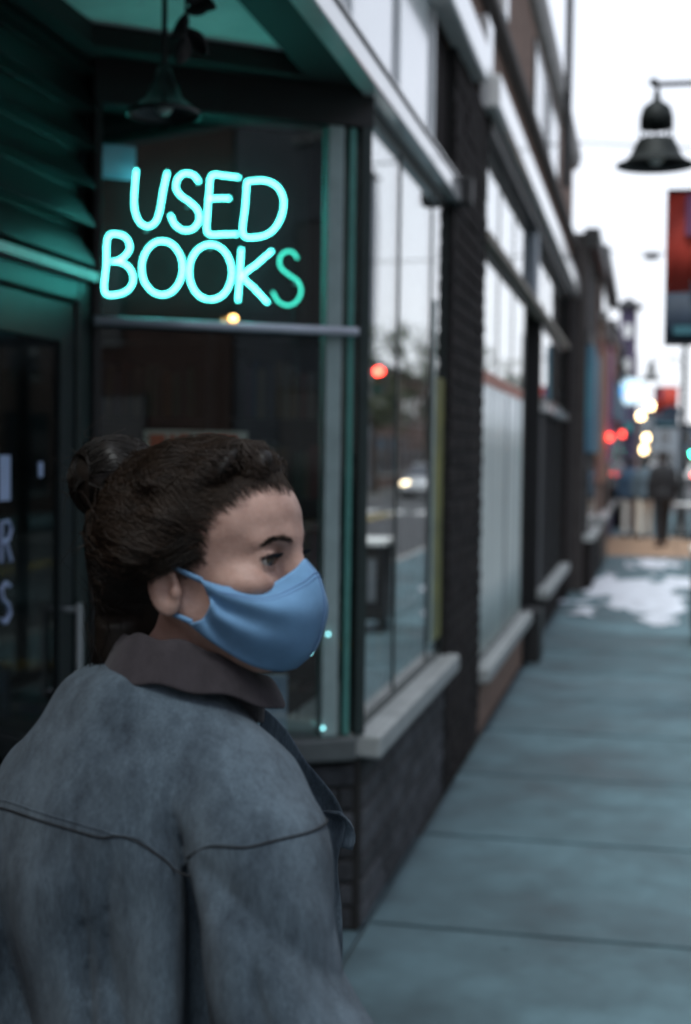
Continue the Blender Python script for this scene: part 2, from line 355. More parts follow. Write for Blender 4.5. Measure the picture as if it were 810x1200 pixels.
MB().tube([(FX+.1,14.6,4.4),(FX+.1,14.6,7.4)], .04).build('vent_pipe', M_DARK, shop)
def window(parent, y0, y1, z0, z1, x, mull=(), fr=.05, gl=None, fm=None, rails=(), dep=.05, label=None):
    fm = fm or M_FRAME; gl = gl or G_WIN
    f = MB().box(x-dep, x, y0, y0+fr, z0, z1).box(x-dep, x, y1-fr, y1, z0, z1).box(x-dep, x, y0+fr, y1-fr, z0, z0+fr).box(x-dep, x, y0+fr, y1-fr, z1-fr, z1)
    wn = f.build('window', fm, parent, label=label)
    ys = [y0+fr]+[m for m in mull]+[y1-fr]
    for m in mull: box('mullion', x-dep, x+.001, m-.011, m+.011, z0+fr, z1-fr, fm, wn)
    for i in range(len(ys)-1):
        a = ys[i]+(.011 if i else 0); b = ys[i+1]-(.011 if i < len(ys)-2 else 0)
        box('pane', x-.012, x-.004, a, b, z0+fr, z1-fr, gl, wn)
    for z in rails: box('rail', x-dep, x+.001, y0+fr, y1-fr, z-.02, z+.02, fm, wn)
    return wn
window(shop, 4.9, 6.925, SILL1+.002, 2.905, FX-.02, mull=(5.61, 6.47), fr=.035, label='tall plate glass book shop window mirroring the street')
# second shop front: riser, sill, windows, doorway, panel
box('stall_riser', FX-.3, FX-.01, 8.38, 11.6, 0, .33, M_BRICK2, shop)
MB().box(FX-.3, FX+.07, 8.37, 11.62, .332, .42).build('sill', M_STONE, shop, bevel=.012, label='pale sill of the curtained window')
window(shop, 8.38, 11.6, .422, 2.95, FX-.03, mull=(9.5, 10.55), fr=.045, label='tall window hung with pale curtains')
window(shop, 8.38, 11.88, 3.0, 3.56, FX-.03, mull=(9.5, 10.55), fr=.045)
window(shop, 12.3, 16.8, 3.0, 3.56, FX-.03, mull=(13.8, 15.3), fr=.045)
box('transom_bar', FX-.08, FX+.03, 8.37, 17.0, 2.95, 3.0, M('weathered_bar',(.28,.24,.19),.6,.3,14), shop)
box('head_frame', FX-.1, FX+.035, 8.37, 17.7, 3.562, 3.656, M_DARK, shop)
box('pilaster', FX-.1, FX+.02, 11.89, 12.29, 3.0, 3.56, M('blue_grey_paint',(.3,.34,.38),.5,.15,8), shop)
# recessed doorway
box('doorway_back', FX-1.0, FX-.95, 11.6, 13.4, 0, 2.95, M_BLACK, shop)
box('doorway_side', FX-.95, FX-.03, 13.36, 13.41, 0, 2.95, M_BLACK, shop)
box('doorway_side', FX-.95, FX-.09, 11.61, 11.66, 0, 2.95, G_DARK, shop)
d2 = box('door', FX-.94, FX-.9, 12.0, 12.95, .02, 2.2, M_DARK, shop); box('pane', FX-.899, FX-.89, 12.12, 12.83, .4, 2.08, G_DARK, d2); MB().tube([(FX-.86,12.78,1.0),(FX-.86,12.78,1.3)], .012).build('handle', M_METAL, d2)
window(shop, 13.42, 16.8, 2.2, 2.94, FX-.03, mull=(15.1,), fr=.06, label='small high window above the dark panel')
box('sill', FX-.1, FX+.04, 13.42, 16.85, 2.1, 2.19, M_WHITE, shop, bevel=.01)
box('lower_panel', FX-.1, FX-.02, 13.42, 16.85, .45, 2.098, M('grey_board',(.09,.09,.095),.6,.2,8,.2,30,stretch=(1,6,.3)), shop, label='dark grey boarding under the high window')
for i in range(1, 12): box('board_batten', FX-.02, FX-.005, 13.42+i*.285, 13.44+i*.285, .45, 2.09, M_DARK, shop)
box('stall_riser', FX-.3, FX-.01, 13.42, 17.0, 0, .34, M_BRICK, shop)
box('sill', FX-.3, FX+.08, 13.4, 17.02, .342, .43, M_STONE, shop, bevel=.01)
box('end_pier', FX-.3, FX+.04, 16.99, 17.98, .0, 3.655, M_BRICK, shop)
MB().prism([(FX-.02,11.62),(FX+.13,11.62),(FX+.13,12.0),(FX-.02,12.0)], 0, .42).build('step_block', M_DARK, shop)
# upper floor windows
window(shop, 11.8, 14.9, 4.38, 5.1, FX+.0, mull=(13.3,), fr=.06, gl=M_FROST, label='pale upper window under the cornice')
# ribbed sheets added outside the glass in place of curtains, and things inside
def wavy(name, x, y0, y1, z0, z1, amp, per, mat, parent=None, n=120, ph=0):
    vs = []
    for i in range(n+1):
        y = y0+(y1-y0)*i/n; dx = amp*math.sin(2*PI*y/per+ph)+amp*.5*math.sin(2*PI*y/per*.43+1+ph)
        for k in range(5): vs.append((x+dx*(1+.25*k/4), y, z1+(z0-z1)*k/4))
    fs = [(i*5+k, (i+1)*5+k, (i+1)*5+k+1, i*5+k+1) for i in range(n) for k in range(4)]
    o = MB().add(vs, fs).build(name, mat, parent, smooth=True)
    s = o.modifiers.new('thick', 'SOLIDIFY'); s.thickness = .004; return o
M_CURT = M('pale_panel', (.78, .84, .80), .35, .12, 2, .1, 60, bdist=.002, coat=.5, stretch=(1,6,.5))
cu1 = thing('curtain_stand_in', 'pale green-white corrugated panel with salmon top strip added outside the lower second window in place of curtains', 'panel', (FX-.02, 9.9, .45))
for k in range(3):
    ya = [8.43, 9.515, 10.565][k]; yb = [9.485, 10.535, 11.22][k]
    wavy('sheet', FX-.022, ya, yb, .47, 2.12, .011, .21, M_CURT, cu1, 60, k)
    box('top_strip', FX-.028, FX-.012, ya, yb, 2.122, 2.2, M('salmon_strip',(.7,.34,.26),.7,.1,6), cu1)
    MB().tube([(FX-.012,(ya+yb)/2,.48),(FX-.012,(ya+yb)/2,2.1)], .006, 6).build('batten', M_METAL, cu1)
cu2 = thing('pink_light_blind', 'added pink-grey blind carrying the pinkish light of the small high window', 'blind', (FX-.14, 15, 2.3))
box('sheet', FX-.055, FX-.051, 13.5, 16.72, 2.3, 2.9, M('pinkish_light_cloth',(.75,.58,.6),.8,.1,5), cu2); MB().tube([(FX-.062,13.5,2.29),(FX-.062,16.72,2.29)], .014).build('bottom_bar', M_WHITE, cu2)  # the window's pinkish light is put into the sheet's colour
tag(box('teal_panel', FX-.3, FX-.28, 11.22, 11.58, .45, 2.0, M('teal_board',(.08,.3,.33),.5,.2,5)), 'teal board standing at the far end of the curtained window', 'board')
# interior shell
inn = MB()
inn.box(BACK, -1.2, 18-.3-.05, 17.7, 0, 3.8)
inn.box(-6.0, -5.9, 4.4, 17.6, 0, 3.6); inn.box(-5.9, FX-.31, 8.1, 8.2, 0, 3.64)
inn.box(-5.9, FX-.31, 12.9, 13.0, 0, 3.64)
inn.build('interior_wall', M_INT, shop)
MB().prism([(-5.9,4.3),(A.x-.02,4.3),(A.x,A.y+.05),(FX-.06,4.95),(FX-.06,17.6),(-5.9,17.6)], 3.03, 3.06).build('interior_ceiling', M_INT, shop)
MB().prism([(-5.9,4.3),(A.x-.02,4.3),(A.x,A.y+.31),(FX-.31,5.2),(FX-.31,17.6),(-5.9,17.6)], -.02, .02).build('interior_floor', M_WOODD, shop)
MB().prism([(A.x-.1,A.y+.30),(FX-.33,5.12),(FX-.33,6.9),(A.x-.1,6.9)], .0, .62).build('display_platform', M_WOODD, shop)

# ------------------------------------------------------------------ recessed entrance: pane, posts, rail, soffit, slats, door
def ppost(name, s0, s1, z0, z1, mat, off0=-.03, off1=.03, parent=shop):
    return MB().prism([PP(s0,off0),PP(s1,off0),PP(s1,off1),PP(s0,off1)], z0, z1).build(name, mat, parent, bevel=.004)
pn = ppost('window', .002, .03, SILL1, 2.8, M_DARK)
pn['label'] = 'splayed entrance window behind the neon sign'
ppost('mullion', .80, .858, SILL1, 2.8, M('teal_lit_frame',(.3,.38,.37),.4,.15,12), -.03, .03, pn)  # teal neon light on this post is put into its colour
ppost('mullion', .884, .905, SILL1, 2.8, M('green_lit_frame',(.1,.3,.26),.35,.15,12,metal=.3), -.03, .02, pn)  # neon light painted in here too, greener
ppost('corner_post', .925, LP-.005, SILL1, 2.905, M_FRAME, -.03, .028, pn)
ppost('pane', .031, .799, SILL1+.002, 2.8, G_WIN, -.008, 0, pn)
ppost('pane', .906, .924, SILL1+.002, 2.8, G_WIN, -.008, 0, pn)
ppost('pane', .859, .883, SILL1+.002, 2.8, G_WIN, -.008, 0, pn)
ppost('header', 0, LP, 2.802, 3.0, M_DARK, -.12, .03)
rail = MB().tube([P3(.0,2.1,.055), P3(.905,2.1,.055)], .016, 10); rail.tube([P3(.03,2.1,.0),P3(.03,2.1,.055)], .01).tube([P3(.83,2.1,.0),P3(.83,2.1,.055)], .01)
rail.build('rail', M('pale_rail',(.62,.64,.72),.3,.08,8,metal=.3), shop, smooth=True, label='pale rail across the window under the neon sign')
# soffit: dark beams round a light painted panel
MB().prism([(-2.2,1.4),(FX-.02,1.4),(FX-.02,4.9),(A.x,A.y),(-2.2,A.y)], 3.0, 3.03).build('soffit', M_SOFFIT, shop)
MB().prism([(-1.14,1.5),(FX-.021,1.5),(FX-.021,4.86),(-1.14,4.74)], 2.935, 2.999).build('soffit_beam', M_WOODD, shop)
MB().prism([(-1.7,A.y-.08),(-1.70,4.18),(-1.14,4.62),(-1.14,4.74),(-1.0,4.84)][::1], 2.93, 2.998).build('soffit_beam', M_WOODD, shop)
box('soffit_beam', -1.79, -1.7, 1.5, 4.3, 2.93, 2.999, M_WOODD, shop)
# slatted panel above the door
for i in range(6):
    z = 2.27+i*.122
    MB().extr([(-1.80, z), (-1.745, z+.004), (-1.752, z+.02), (-1.80, z+.112)], 'y', 1.6, A.y-.05).build('slat', M_SLAT, shop)
box('slat_backing', -1.86, -1.801, 1.6, A.y, 2.2, 3.0, M_BLACK, shop)
box('ledge', -1.80, -1.735, 1.6, A.y-.05, 2.222, 2.25, M('pale_ledge',(.4,.44,.43),.35,.12,8,metal=.3), shop)
# entrance door
dr = thing('entrance_door', 'dark glazed entrance door under slats in the shop recess', 'door', (-1.78, 3.5, 0))
MB().box(-1.83,-1.77,4.25,4.36,0,2.22).box(-1.83,-1.77,3.12,3.2,0,2.22).box(-1.83,-1.77,3.2,4.25,2.15,2.22).build('frame', M_FRAME, dr, bevel=.006)
lf = MB().box(-1.815,-1.785,4.14,4.245,.01,2.14).box(-1.815,-1.785,3.21,3.31,.01,2.14).box(-1.815,-1.785,3.31,4.14,2.02,2.14).box(-1.815,-1.785,3.31,4.14,.01,.3).build('leaf', M('door_frame_paint',(.02,.027,.028),.4,.2,10), dr)
box('pane', -1.804,-1.796,3.31,4.14,.3,2.02, glass('door_glass',(.55,.6,.6),.05), lf)
MB().tube([(-1.74,4.19,.9),(-1.74,4.19,1.2)], .012).tube([(-1.785,4.19,.92),(-1.74,4.19,.92)],.009).tube([(-1.785,4.19,1.18),(-1.74,4.19,1.18)],.009).build('handle', M_METAL, lf)
box('wall_beside_door', -1.9,-1.78,1.5,3.12,0,2.2, M_BRICK, shop); box('end_wall', -1.9,FX-.02,1.45,1.55,0,3.0, M_BRICK, shop)
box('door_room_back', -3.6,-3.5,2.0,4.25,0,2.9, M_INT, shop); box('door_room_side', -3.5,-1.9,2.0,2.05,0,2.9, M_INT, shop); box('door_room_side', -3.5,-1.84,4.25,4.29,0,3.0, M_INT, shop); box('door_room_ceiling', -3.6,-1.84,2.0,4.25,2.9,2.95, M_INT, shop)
# pale notices on the door glass
M_NOTE = M('pale_blue_notice',(.42,.5,.72),.6,.1,10)
nk = dict(group=None)
tag(box('notice', -1.795,-1.793,3.735,3.805,1.535,1.665, M_NOTE), 'plain pale blue notice strip stuck on the door glass, topmost of three', 'notice')
def glyph(label, strokes, y, z, s):
    b = MB()
    for st in strokes: b.tube([(-1.793, y+p[0]*s, z+p[1]*s) for p in st], .007, 5)
    tag(b.build('notice', M_NOTE), label, 'notice')
glyph('pale blue letter with a closed loop on the door glass', [[(0,0),(0,1),(.4,1),(.55,.8),(.4,.55),(0,.5)],[(.25,.5),(.55,0)]], 3.745, 1.36, .115)
glyph('pale blue curved letter low on the door glass', [[(.5,.9),(.25,1),(0,.85),(.1,.6),(.4,.45),(.5,.2),(.25,0),(0,.1)]], 3.745, 1.185, .115)
tag(box('notice', -1.795,-1.793,4.0,4.03,1.60,1.645, M_NOTE), 'tiny pale sticker beside the topmost door notice', 'notice')

# ------------------------------------------------------------------ neon sign
neon = thing('neon_sign', 'cyan neon sign reading USED BOOKS in the entrance window, last letter dim green', 'neon sign', (*PP(.4,-.06), 2.1))
M_NEON = emis('neon_cyan', (.10, .88, .82), 11); M_NEONG = emis('neon_green', (.04, .56, .42), 3)
ST = {
'U': [[(0.16,2.602),(0.155,2.544),(0.154,2.481),(0.169,2.436),(0.199,2.42),(0.227,2.44),(0.241,2.487),(0.25,2.544),(0.263,2.603)]],
'S': [[(0.371,2.577),(0.354,2.598),(0.325,2.604),(0.3,2.587),(0.292,2.554),(0.309,2.529),(0.34,2.51),(0.366,2.486),(0.372,2.454),(0.352,2.423),(0.319,2.416),(0.29,2.432),(0.274,2.464)]],
'E': [[(0.508,2.604),(0.456,2.606),(0.413,2.603),(0.405,2.548),(0.4,2.477),(0.401,2.412),(0.451,2.411),(0.504,2.415)],[(0.405,2.526),(0.44,2.53),(0.477,2.532)]],
'D': [[(0.535,2.593),(0.53,2.508),(0.523,2.416),(0.57,2.409),(0.622,2.43),(0.656,2.481),(0.665,2.539),(0.643,2.583),(0.597,2.601),(0.535,2.593)]],
'B': [[(0.092,2.298),(0.12,2.315),(0.14,2.345),(0.131,2.375),(0.106,2.388),(0.068,2.378),(0.063,2.288),(0.058,2.199),(0.1,2.193),(0.138,2.212),(0.153,2.249),(0.137,2.284),(0.106,2.299),(0.078,2.299)]],
'O': [[(0.199,2.347),(0.221,2.368),(0.247,2.376),(0.274,2.371),(0.296,2.353),(0.312,2.325),(0.317,2.292),(0.312,2.257),(0.297,2.228),(0.275,2.207),(0.249,2.199),(0.222,2.205),(0.2,2.223),(0.185,2.25),(0.18,2.284),(0.185,2.318),(0.199,2.347)]],
'O2': [[(0.401,2.191),(0.375,2.202),(0.354,2.225),(0.342,2.256),(0.34,2.291),(0.348,2.325),(0.366,2.353),(0.391,2.37),(0.419,2.375),(0.446,2.366),(0.468,2.345),(0.482,2.314),(0.486,2.279),(0.478,2.244),(0.461,2.215),(0.436,2.197),(0.408,2.191)]],
'K': [[(0.518,2.367),(0.513,2.278),(0.508,2.191)],[(0.626,2.367),(0.574,2.32),(0.526,2.276),(0.567,2.235),(0.613,2.19)]],
'S2': [[(0.717,2.345),(0.699,2.367),(0.671,2.365),(0.653,2.342),(0.658,2.311),(0.689,2.288),(0.72,2.268),(0.731,2.235),(0.716,2.201),(0.686,2.185),(0.651,2.196),(0.629,2.229)]],
}
def catmull(P, m=5):
    P = [Vector(p) for p in P]; out = []
    for i in range(len(P)-1):
        p0 = P[i-1] if i else P[0]*2-P[1]; p1 = P[i]; p2 = P[i+1]; p3 = P[i+2] if i+2 < len(P) else P[-1]*2-P[-2]
        for k in range(m):
            t = k/m; out.append(.5*((2*p1)+(p2-p0)*t+(2*p0-5*p1+4*p2-p3)*t*t+(3*p1-p0-3*p2+p3)*t**3))
    out.append(P[-1]); return out
NOFF = -.055
for k, strokes in ST.items():
    b = MB()
    for st in strokes:
        pts = catmull([(s, z, 0) for s, z in st], 4)
        # neon stands about 5 cm behind the glass: widen the layout a touch so that it keeps its place
        b.tube([P3(.4+(p.x-.4)*1.012, 1.68+(p.y-1.68)*1.011, NOFF) for p in pts], .005 if k != 'S2' else .004, 8)
    b.build('letter', M_NEONG if k == 'S2' else M_NEON, neon, smooth=True, label='glowing neon letter '+k[0] if k != 'S2' else 'dim green neon letter S')
ppost('halo_panel', .04, .78, 2.13, 2.79, M('halo_backing',(.006,.006,.0065),.8,.2,6,spec=.1), -.115, -.105, neon)  # dark board added to catch the tubes' light as a soft halo
sup = MB()
for k, strokes in ST.items():
    s, z = strokes[0][len(strokes[0])//2]; sup.tube([P3(s,z,-.105), P3(s,z,NOFF-.006)], .004, 6)
sup.build('tube_support', M_METAL, neon)
MB().tube([P3(.72,2.19,-.1),P3(.74,2.0,-.1),P3(.745,1.4,-.08),P3(.75,.75,-.08)], .004, 6).build('power_cable', M_BLACK, neon)

# ------------------------------------------------------------------ things in and around the entrance
pend = thing('pendant_lamp', 'unlit dark pendant lamp with wide rim hanging from the entrance ceiling', 'lamp', (-1.318, 3.75, 2.6))
C0 = (-1.318, 3.75, 0)
M_LAMP = M('lamp_enamel',(.01,.012,.012),.3,.15,10,coat=.3)
MB().lathe([(.1,2.605),(.102,2.60),(.1,2.612),(.085,2.622),(.05,2.65),(.028,2.70),(.018,2.73),(.005,2.735)], C0, 28, cap=False).build('shade', M_LAMP, pend, smooth=True)
MB().tube([(*C0[:2],2.73),(*C0[:2],3.0)], .008).build('stem', M_DARK, pend)
MB().lathe([(.001,2.975),(.045,2.975),(.05,2.999)], C0, 18).build('ceiling_rose', M_DARK, pend)
MB().ball((C0[0],C0[1],2.635), (.028,.028,.034)).build('bulb', M('frosted_bulb',(.5,.55,.5),.2,.05,5), pend, smooth=True)
orn = thing('hanging_ornament', 'dark metal leaf ornament hanging beside the pendant lamp', 'ornament', (-1.17, 3.49, 2.7))
OC = Vector((-1.17, 3.49, 0))
MB().tube([(OC.x,OC.y,3.0),(OC.x,OC.y,2.72)], .004, 6).build('cord', M_BLACK, orn)
def leaf(c, dx, dz, ln, wd, tw):
    d = Vector((dx, .2*tw, dz)).normalized(); s = Vector((d.z, tw, -d.x)).normalized(); n = d.cross(s)
    vs = []
    for i in range(7):
        t = i/6; ww = wd*math.sin(PI*min(1, t*.9+.08))**.8
        for k, e in ((-1, 0), (0, .12), (1, 0)): vs.append(c+d*ln*t+s*ww*k+n*(wd*e*2+.01*math.sin(t*3)))
    fs = [(i*3+k, i*3+k+1, (i+1)*3+k+1, (i+1)*3+k) for i in range(6) for k in range(2)]
    o = MB().add(vs, fs).build('leaf', M_BLACK, orn, smooth=True); m = o.modifiers.new('t','SOLIDIFY'); m.thickness = .003
for a in [(2.83,.9,-.3,.08,.02,.3),(2.8,1,.25,.075,.02,-.4),(2.79,-.6,-.9,.07,.02,.2),(2.735,-.2,-1,.07,.022,-.3),(2.75,.6,-.7,.08,.022,.5),(2.86,-1,-.2,.06,.018,.1)]:
    leaf(Vector((OC.x,OC.y,a[0])), *a[1:])
tag(ppost('paper_card', .045, .165, 2.585, 2.70, M('lavender_paper',(.33,.32,.45),.7,.1,8), -.1045, -.1035, None), 'lavender grey card pinned above the neon sign at its left', 'card')
b_ = thing('small_bulb', 'tiny warm bulb glowing on the rail below the neon sign', 'bulb', (*PP(.465,.05), 2.12))
MB().ball(P3(.465,2.128,.05), (.016,.016,.012)).build('glass', emis('warm_bulb',(1,.55,.16),5), b_, smooth=True); MB().tube([P3(.465,2.1165,.05),P3(.465,2.122,.05)],.008,8).build('base', M_METAL, b_)
# display sign strip, red shapes on cream, standing on a bookcase
sg = thing('display_sign', 'cream sign strip with red-orange shapes behind the head of the woman', 'sign', (*PP(.45,-.5), 1.6))
def onpl(s,z,off): return P3(s,z,off)
MB().obox(PP(.27,-.45), PP(.66,-.45), .012, 1.655, 1.76).build('panel', M('cream_board',(.62,.58,.5),.7,.1,8), sg)
for s0,s1 in ((.29,.35),(.365,.385),(.40,.44),(.47,.53),(.545,.62)):
    MB().obox(PP(s0,-.4425), PP(s1,-.4425), .003, 1.685+random.uniform(0,.01), 1.745).build('red_shape', M('red_ink',(.62,.12,.05),.6,.1,8), sg)
for s0 in (.3,.62): MB().tube([P3(s0,.62,-.45),P3(s0,1.656,-.45)], .008,6).build('post', M_DARK, sg)
# bookcases with books inside
BOOKC = [(.25,.06,.05),(.05,.1,.2),(.3,.25,.16),(.06,.16,.1),(.12,.06,.12),(.35,.3,.26),(.28,.16,.05),(.03,.03,.04)]
BM_ = [M('book_%d'%i, tuple(v*.45 for v in c), .6, .12, 12) for i, c in enumerate(BOOKC)]
def bookcase(x0, y, wd, ztop, label, n_sh, rot=0, seed=1):
    r_ = random.Random(seed)
    t = thing('bookcase', label, 'bookcase', (x0, y, 0.02))
    MB().box(x0,x0+.02,y,y+.26,.02,ztop).box(x0+wd-.02,x0+wd,y,y+.26,.02,ztop).box(x0+.02,x0+wd-.02,y+.245,y+.26,.02,ztop).build('carcass', M_WOODD, t)
    for k in range(n_sh+1):
        z = .05+(ztop-.08)*k/n_sh; box('shelf', x0+.02,x0+wd-.02,y+.005,y+.245,z,z+.018, M_WOODD, t)
        if k == n_sh: break
        x = x0+.03
        while x < x0+wd-.09:
            tw = r_.uniform(.02,.05); hh = r_.uniform(.18,.26)
            if r_.random() < .9: box('book', x, x+tw, y+.03+r_.uniform(0,.02), y+.22, z+.02, z+.02+hh, r_.choice(BM_), t)
            x += tw+.003
bookcase(-2.9, 6.0, 1.0, 2.2, 'tall dark bookcase of books seen through the neon window, left one', 6, seed=2)
bookcase(-1.85, 6.1, .8, 2.2, 'tall dark bookcase of books seen through the neon window, right one', 6, seed=3)
# display pieces on the platform
def book_stack(cx, cy, z, n, label, cols, seed):
    r_ = random.Random(seed); t = thing('book_stack', label, 'books', (cx, cy, z))
    for i in range(n):
        th = r_.uniform(.02,.04); a = r_.uniform(-.3,.3); w2, h2 = r_.uniform(.07,.09), r_.uniform(.1,.12)
        p = [(cx+math.cos(a)*u-math.sin(a)*v, cy+math.sin(a)*u+math.cos(a)*v) for u, v in ((-w2,-h2),(w2,-h2),(w2,h2),(-w2,h2))]
        MB().prism(p, z, z+th-.001).build('book', r_.choice(cols), t, bevel=.002); z += th
M_BLUEB = M('blue_book',(.12,.28,.5),.4,.35,18,col2=(.5,.6,.7)); M_TEALB = M('teal_book',(.08,.3,.33),.4,.2,10)
p = P3(.62,.62,-.3); book_stack(p.x, p.y, .621, 6, 'stack of blue books in the window beside the blue mask', [M_BLUEB, M_TEALB, M_BLUEB], 4)
p = P3(.72,.62,-.16)
t_ = thing('standing_book', 'blue patterned book standing upright in the window below the blue mask', 'book', (p.x,p.y,.7))
MB().obox(PP(.60,-.12), PP(.72,-.12), .02, .70, .90).build('cover', M_BLUEB, t_, bevel=.002); MB().obox(PP(.603,-.12), PP(.717,-.12), .014, .9005, .902).build('pages', M('paper',(.6,.58,.5),.8,.05,20), t_)
M_BEAD = emis('cyan_bead',(.3,.85,.9),3)  # small glowing cyan dots, placed one by one
for i, (s, z, lb) in enumerate([(.815,1.06,'glowing cyan bead level with the lower mask edge, nearest the post'),(.75,1.0,'glowing cyan bead just left of the one nearest the post'),(.80,.735,'glowing cyan bead resting low at the window sill')]):
    tag(MB().ball(P3(s,z,.045), .0055, 8, 6).build('cyan_bead', M_BEAD, smooth=True), lb, 'light', 'cyan beads on the entrance window')
lt = thing('amber_lantern', 'amber glass lantern with green top glowing left of the hair bun', 'lantern', (*PP(.045,-.16), .9))
MB().lathe([(.03,1.28),(.045,1.30),(.05,1.36),(.04,1.45),(.025,1.47)], (*PP(.05,-.2),0), 16).build('glass', M('amber_glass',(.5,.3,.05),.3,.4,22,emit=(.9,.5,.06),estr=.22), lt, smooth=True)
MB().lathe([(.03,1.471),(.05,1.5),(.05,1.54),(.02,1.56)], (*PP(.05,-.2),0), 16).build('green_top', M('green_shade',(.12,.28,.08),.5,.3,20), lt, smooth=True)
MB().lathe([(.06,.62),(.06,.64),(.012,.66),(.012,1.27),(.03,1.279)], (*PP(.05,-.2),0), 14).build('stand', M_DARK, lt, smooth=True)
nb = thing('newspaper_box', 'black newspaper box with a white top by the kerb, mirrored in the book shop window', 'newspaper box', (.58, 13.3, 0))
box('cabinet', .42, .75, 13.1, 13.5, .12, .82, M_BLACK, nb, bevel=.01); MB().prism([(.40,13.07),(.77,13.07),(.77,13.53),(.40,13.53)], .822, .89).build('lid', M('white_lid',(.85,.85,.83),.5,.05,8), nb, bevel=.02)
box('card', .5, .58, 13.092, 13.0995, .3, .7, M('grey_card',(.16,.18,.2),.6,.1,9), nb)
for x in (.46,.71):
    for y in (13.15,13.45): box('leg', x-.02,x+.02,y-.02,y+.02,0,.12, M_DARK, nb)
yb = thing('window_poster', 'yellow-green printed strip stuck on the far end of the book shop window', 'poster', (FX-.015, 6.76, .85))
box('sheet', FX-.0185, FX-.016, 6.60, 6.885, .8, 2.05, M('yellow_green_print',(.08,.1,.035),.5,.2,5,col2=(.30,.29,.07)), yb); box('pale_edge', FX-.0185, FX-.0155, 6.53, 6.598, .8, 2.4, M('pale_teal_edge',(.35,.46,.44),.4,.15,5), yb)

# ------------------------------------------------------------------ street lamps with banners
M_IRON = M('dark_iron', (.03, .033, .034), .42, .2, 12, metal=.4)
M_BAN = M('banner_red', (.5, .045, .025), .7, .2, 3); M_BANB = M('banner_navy', (.02, .035, .06), .7, .2, 4)
M_BANP = M('banner_purple', (.16, .05, .12), .7, .2, 4)
def street_lamp(label, ban_label, x, y, grp, k_=1.0):
    Zk = lambda z: 1.68+(z-1.68)*k_
    t = thing('street_lamp', label, 'street lamp', (x, y, 0), group=grp)
    MB().lathe([(.2,0),(.2,.08),(.15,.12),(.13,.5),(.1,.58),(.085,.62),(.07,.7),(.055,Zk(4.2)),(.05,Zk(4.7)),(.02,Zk(4.8))], (x,y,0), 16).build('post', M_IRON, t, smooth=True)
    ax = x-.8*k_
    def LZ(pr): return [(r_*k_, Zk(z_)) for r_, z_ in pr]
    MB().tube([(x,y,Zk(4.15)),(ax-.02,y,Zk(4.15))], .017*k_, 8).tube([(x,y,Zk(3.8)),(x-.2*k_,y,Zk(4.05)),(x-.42*k_,y,Zk(4.15))], .012*k_, 6).ball((ax-.02,y,Zk(4.165)), .03*k_, 8, 6).build('arm', M_IRON, t, smooth=True)
    mg = M('lamp_green',(.01,.013,.012),.6,.2,12,spec=.25)
    s = MB().lathe(LZ([(.001,4.1),(.02,4.1),(.025,4.045),(.045,4.035),(.09,4.0),(.108,3.94),(.11,3.862),(.100,3.862),(.098,3.94),(.03,4.02)]), (ax,y,0), 32, cap=False).build('dome', mg, t, smooth=True)
    MB().lathe(LZ([(.11,3.795),(.118,3.793),(.13,3.77),(.145,3.74),(.165,3.69),(.20,3.65),(.262,3.622),(.262,3.615),(.19,3.64),(.14,3.70),(.11,3.795)]), (ax,y,0), 32, cap=False).build('bell_shade', mg, t, smooth=True)
    MB().tube([(ax,y,Zk(4.1)),(ax,y,Zk(4.15))], .014*k_, 8).build('hanger', M_IRON, t)
    b = MB()
    for k in range(5):
        a = 2*PI*k/5+.35; b.tube([(ax+.107*k_*math.cos(a), y+.107*k_*math.sin(a), Zk(3.79)),(ax+.105*k_*math.cos(a), y+.105*k_*math.sin(a), Zk(3.865))], .006, 6)
    b.build('vent_bar', mg, s)
    MB().ball((ax,y,Zk(3.69)), (.06*k_,.06*k_,.07*k_)).build('bulb', M('lamp_bulb',(.7,.68,.62),.2,.05,9), t, smooth=True)
    # banner on two arms
    bn = thing('banner', ban_label, 'banner', (x-.4*k_, y, Zk(2.4)), group='banners on the street lamps' if grp else None)
    bx0, bx1 = x-.72*k_, x-.14*k_
    def sheet(name, z0, z1, m, yo=0):
        n = 14; vs = []
        for i in range(n+1):
            u = bx0+(bx1-bx0)*i/n; dy = .012*math.sin(i*.7)+.006*math.sin(i*1.9)
            for z in (z0, (z0+z1)/2, z1): vs.append((u, y+dy+yo, Zk(z)))
        o = MB().add(vs, [(i*3+k, (i+1)*3+k, (i+1)*3+k+1, i*3+k+1) for i in range(n) for k in range(2)]).build(name, m, bn, smooth=True)
        md = o.modifiers.new('t', 'SOLIDIFY'); md.thickness = .003; md.offset = 0; return o
    sheet('red_cloth', 2.78, 3.46, M_BAN); sheet('navy_cloth', 2.43, 2.78, M_BANB)
    # round navy emblem breaking into the red, and a purple streak
    em = MB(); n = 24
    em.add([(bx0+(.42+.26*math.cos(2*PI*k/n))*k_, y-.026, Zk(2.78+.2*max(0,math.sin(2*PI*k/n)))) for k in range(n)]+[(bx0+(.42+.26*math.cos(2*PI*k/n))*k_, y-.022, Zk(2.78+.2*max(0,math.sin(2*PI*k/n)))) for k in range(n)], [tuple(range(n)), tuple(reversed(range(n,2*n)))])
    em.build('emblem', M_BANB, bn)
    em = MB().box(bx0+.12*k_, bx0+.2*k_, y-.024, y-.02, Zk(3.15), Zk(3.42)); em.build('streak', M_BANP, bn)
    em = MB().box(bx0+.05, bx1-.05, y-.024, y-.02, Zk(2.5), Zk(2.56)); em.build('stripe', M('banner_teal',(.04,.14,.17),.7,.1,9), bn)
    for z in (2.44, 3.45): MB().tube([(x,y,Zk(z)),(bx0,y,Zk(z))], .01*k_, 6).build('bracket', M_IRON, bn)
street_lamp('bell-shaped street lamp nearest the camera on a hooked arm', 'red and navy banner on the nearest street lamp', .81*.87, 8.46, 'bell street lamps along the kerb', .87)
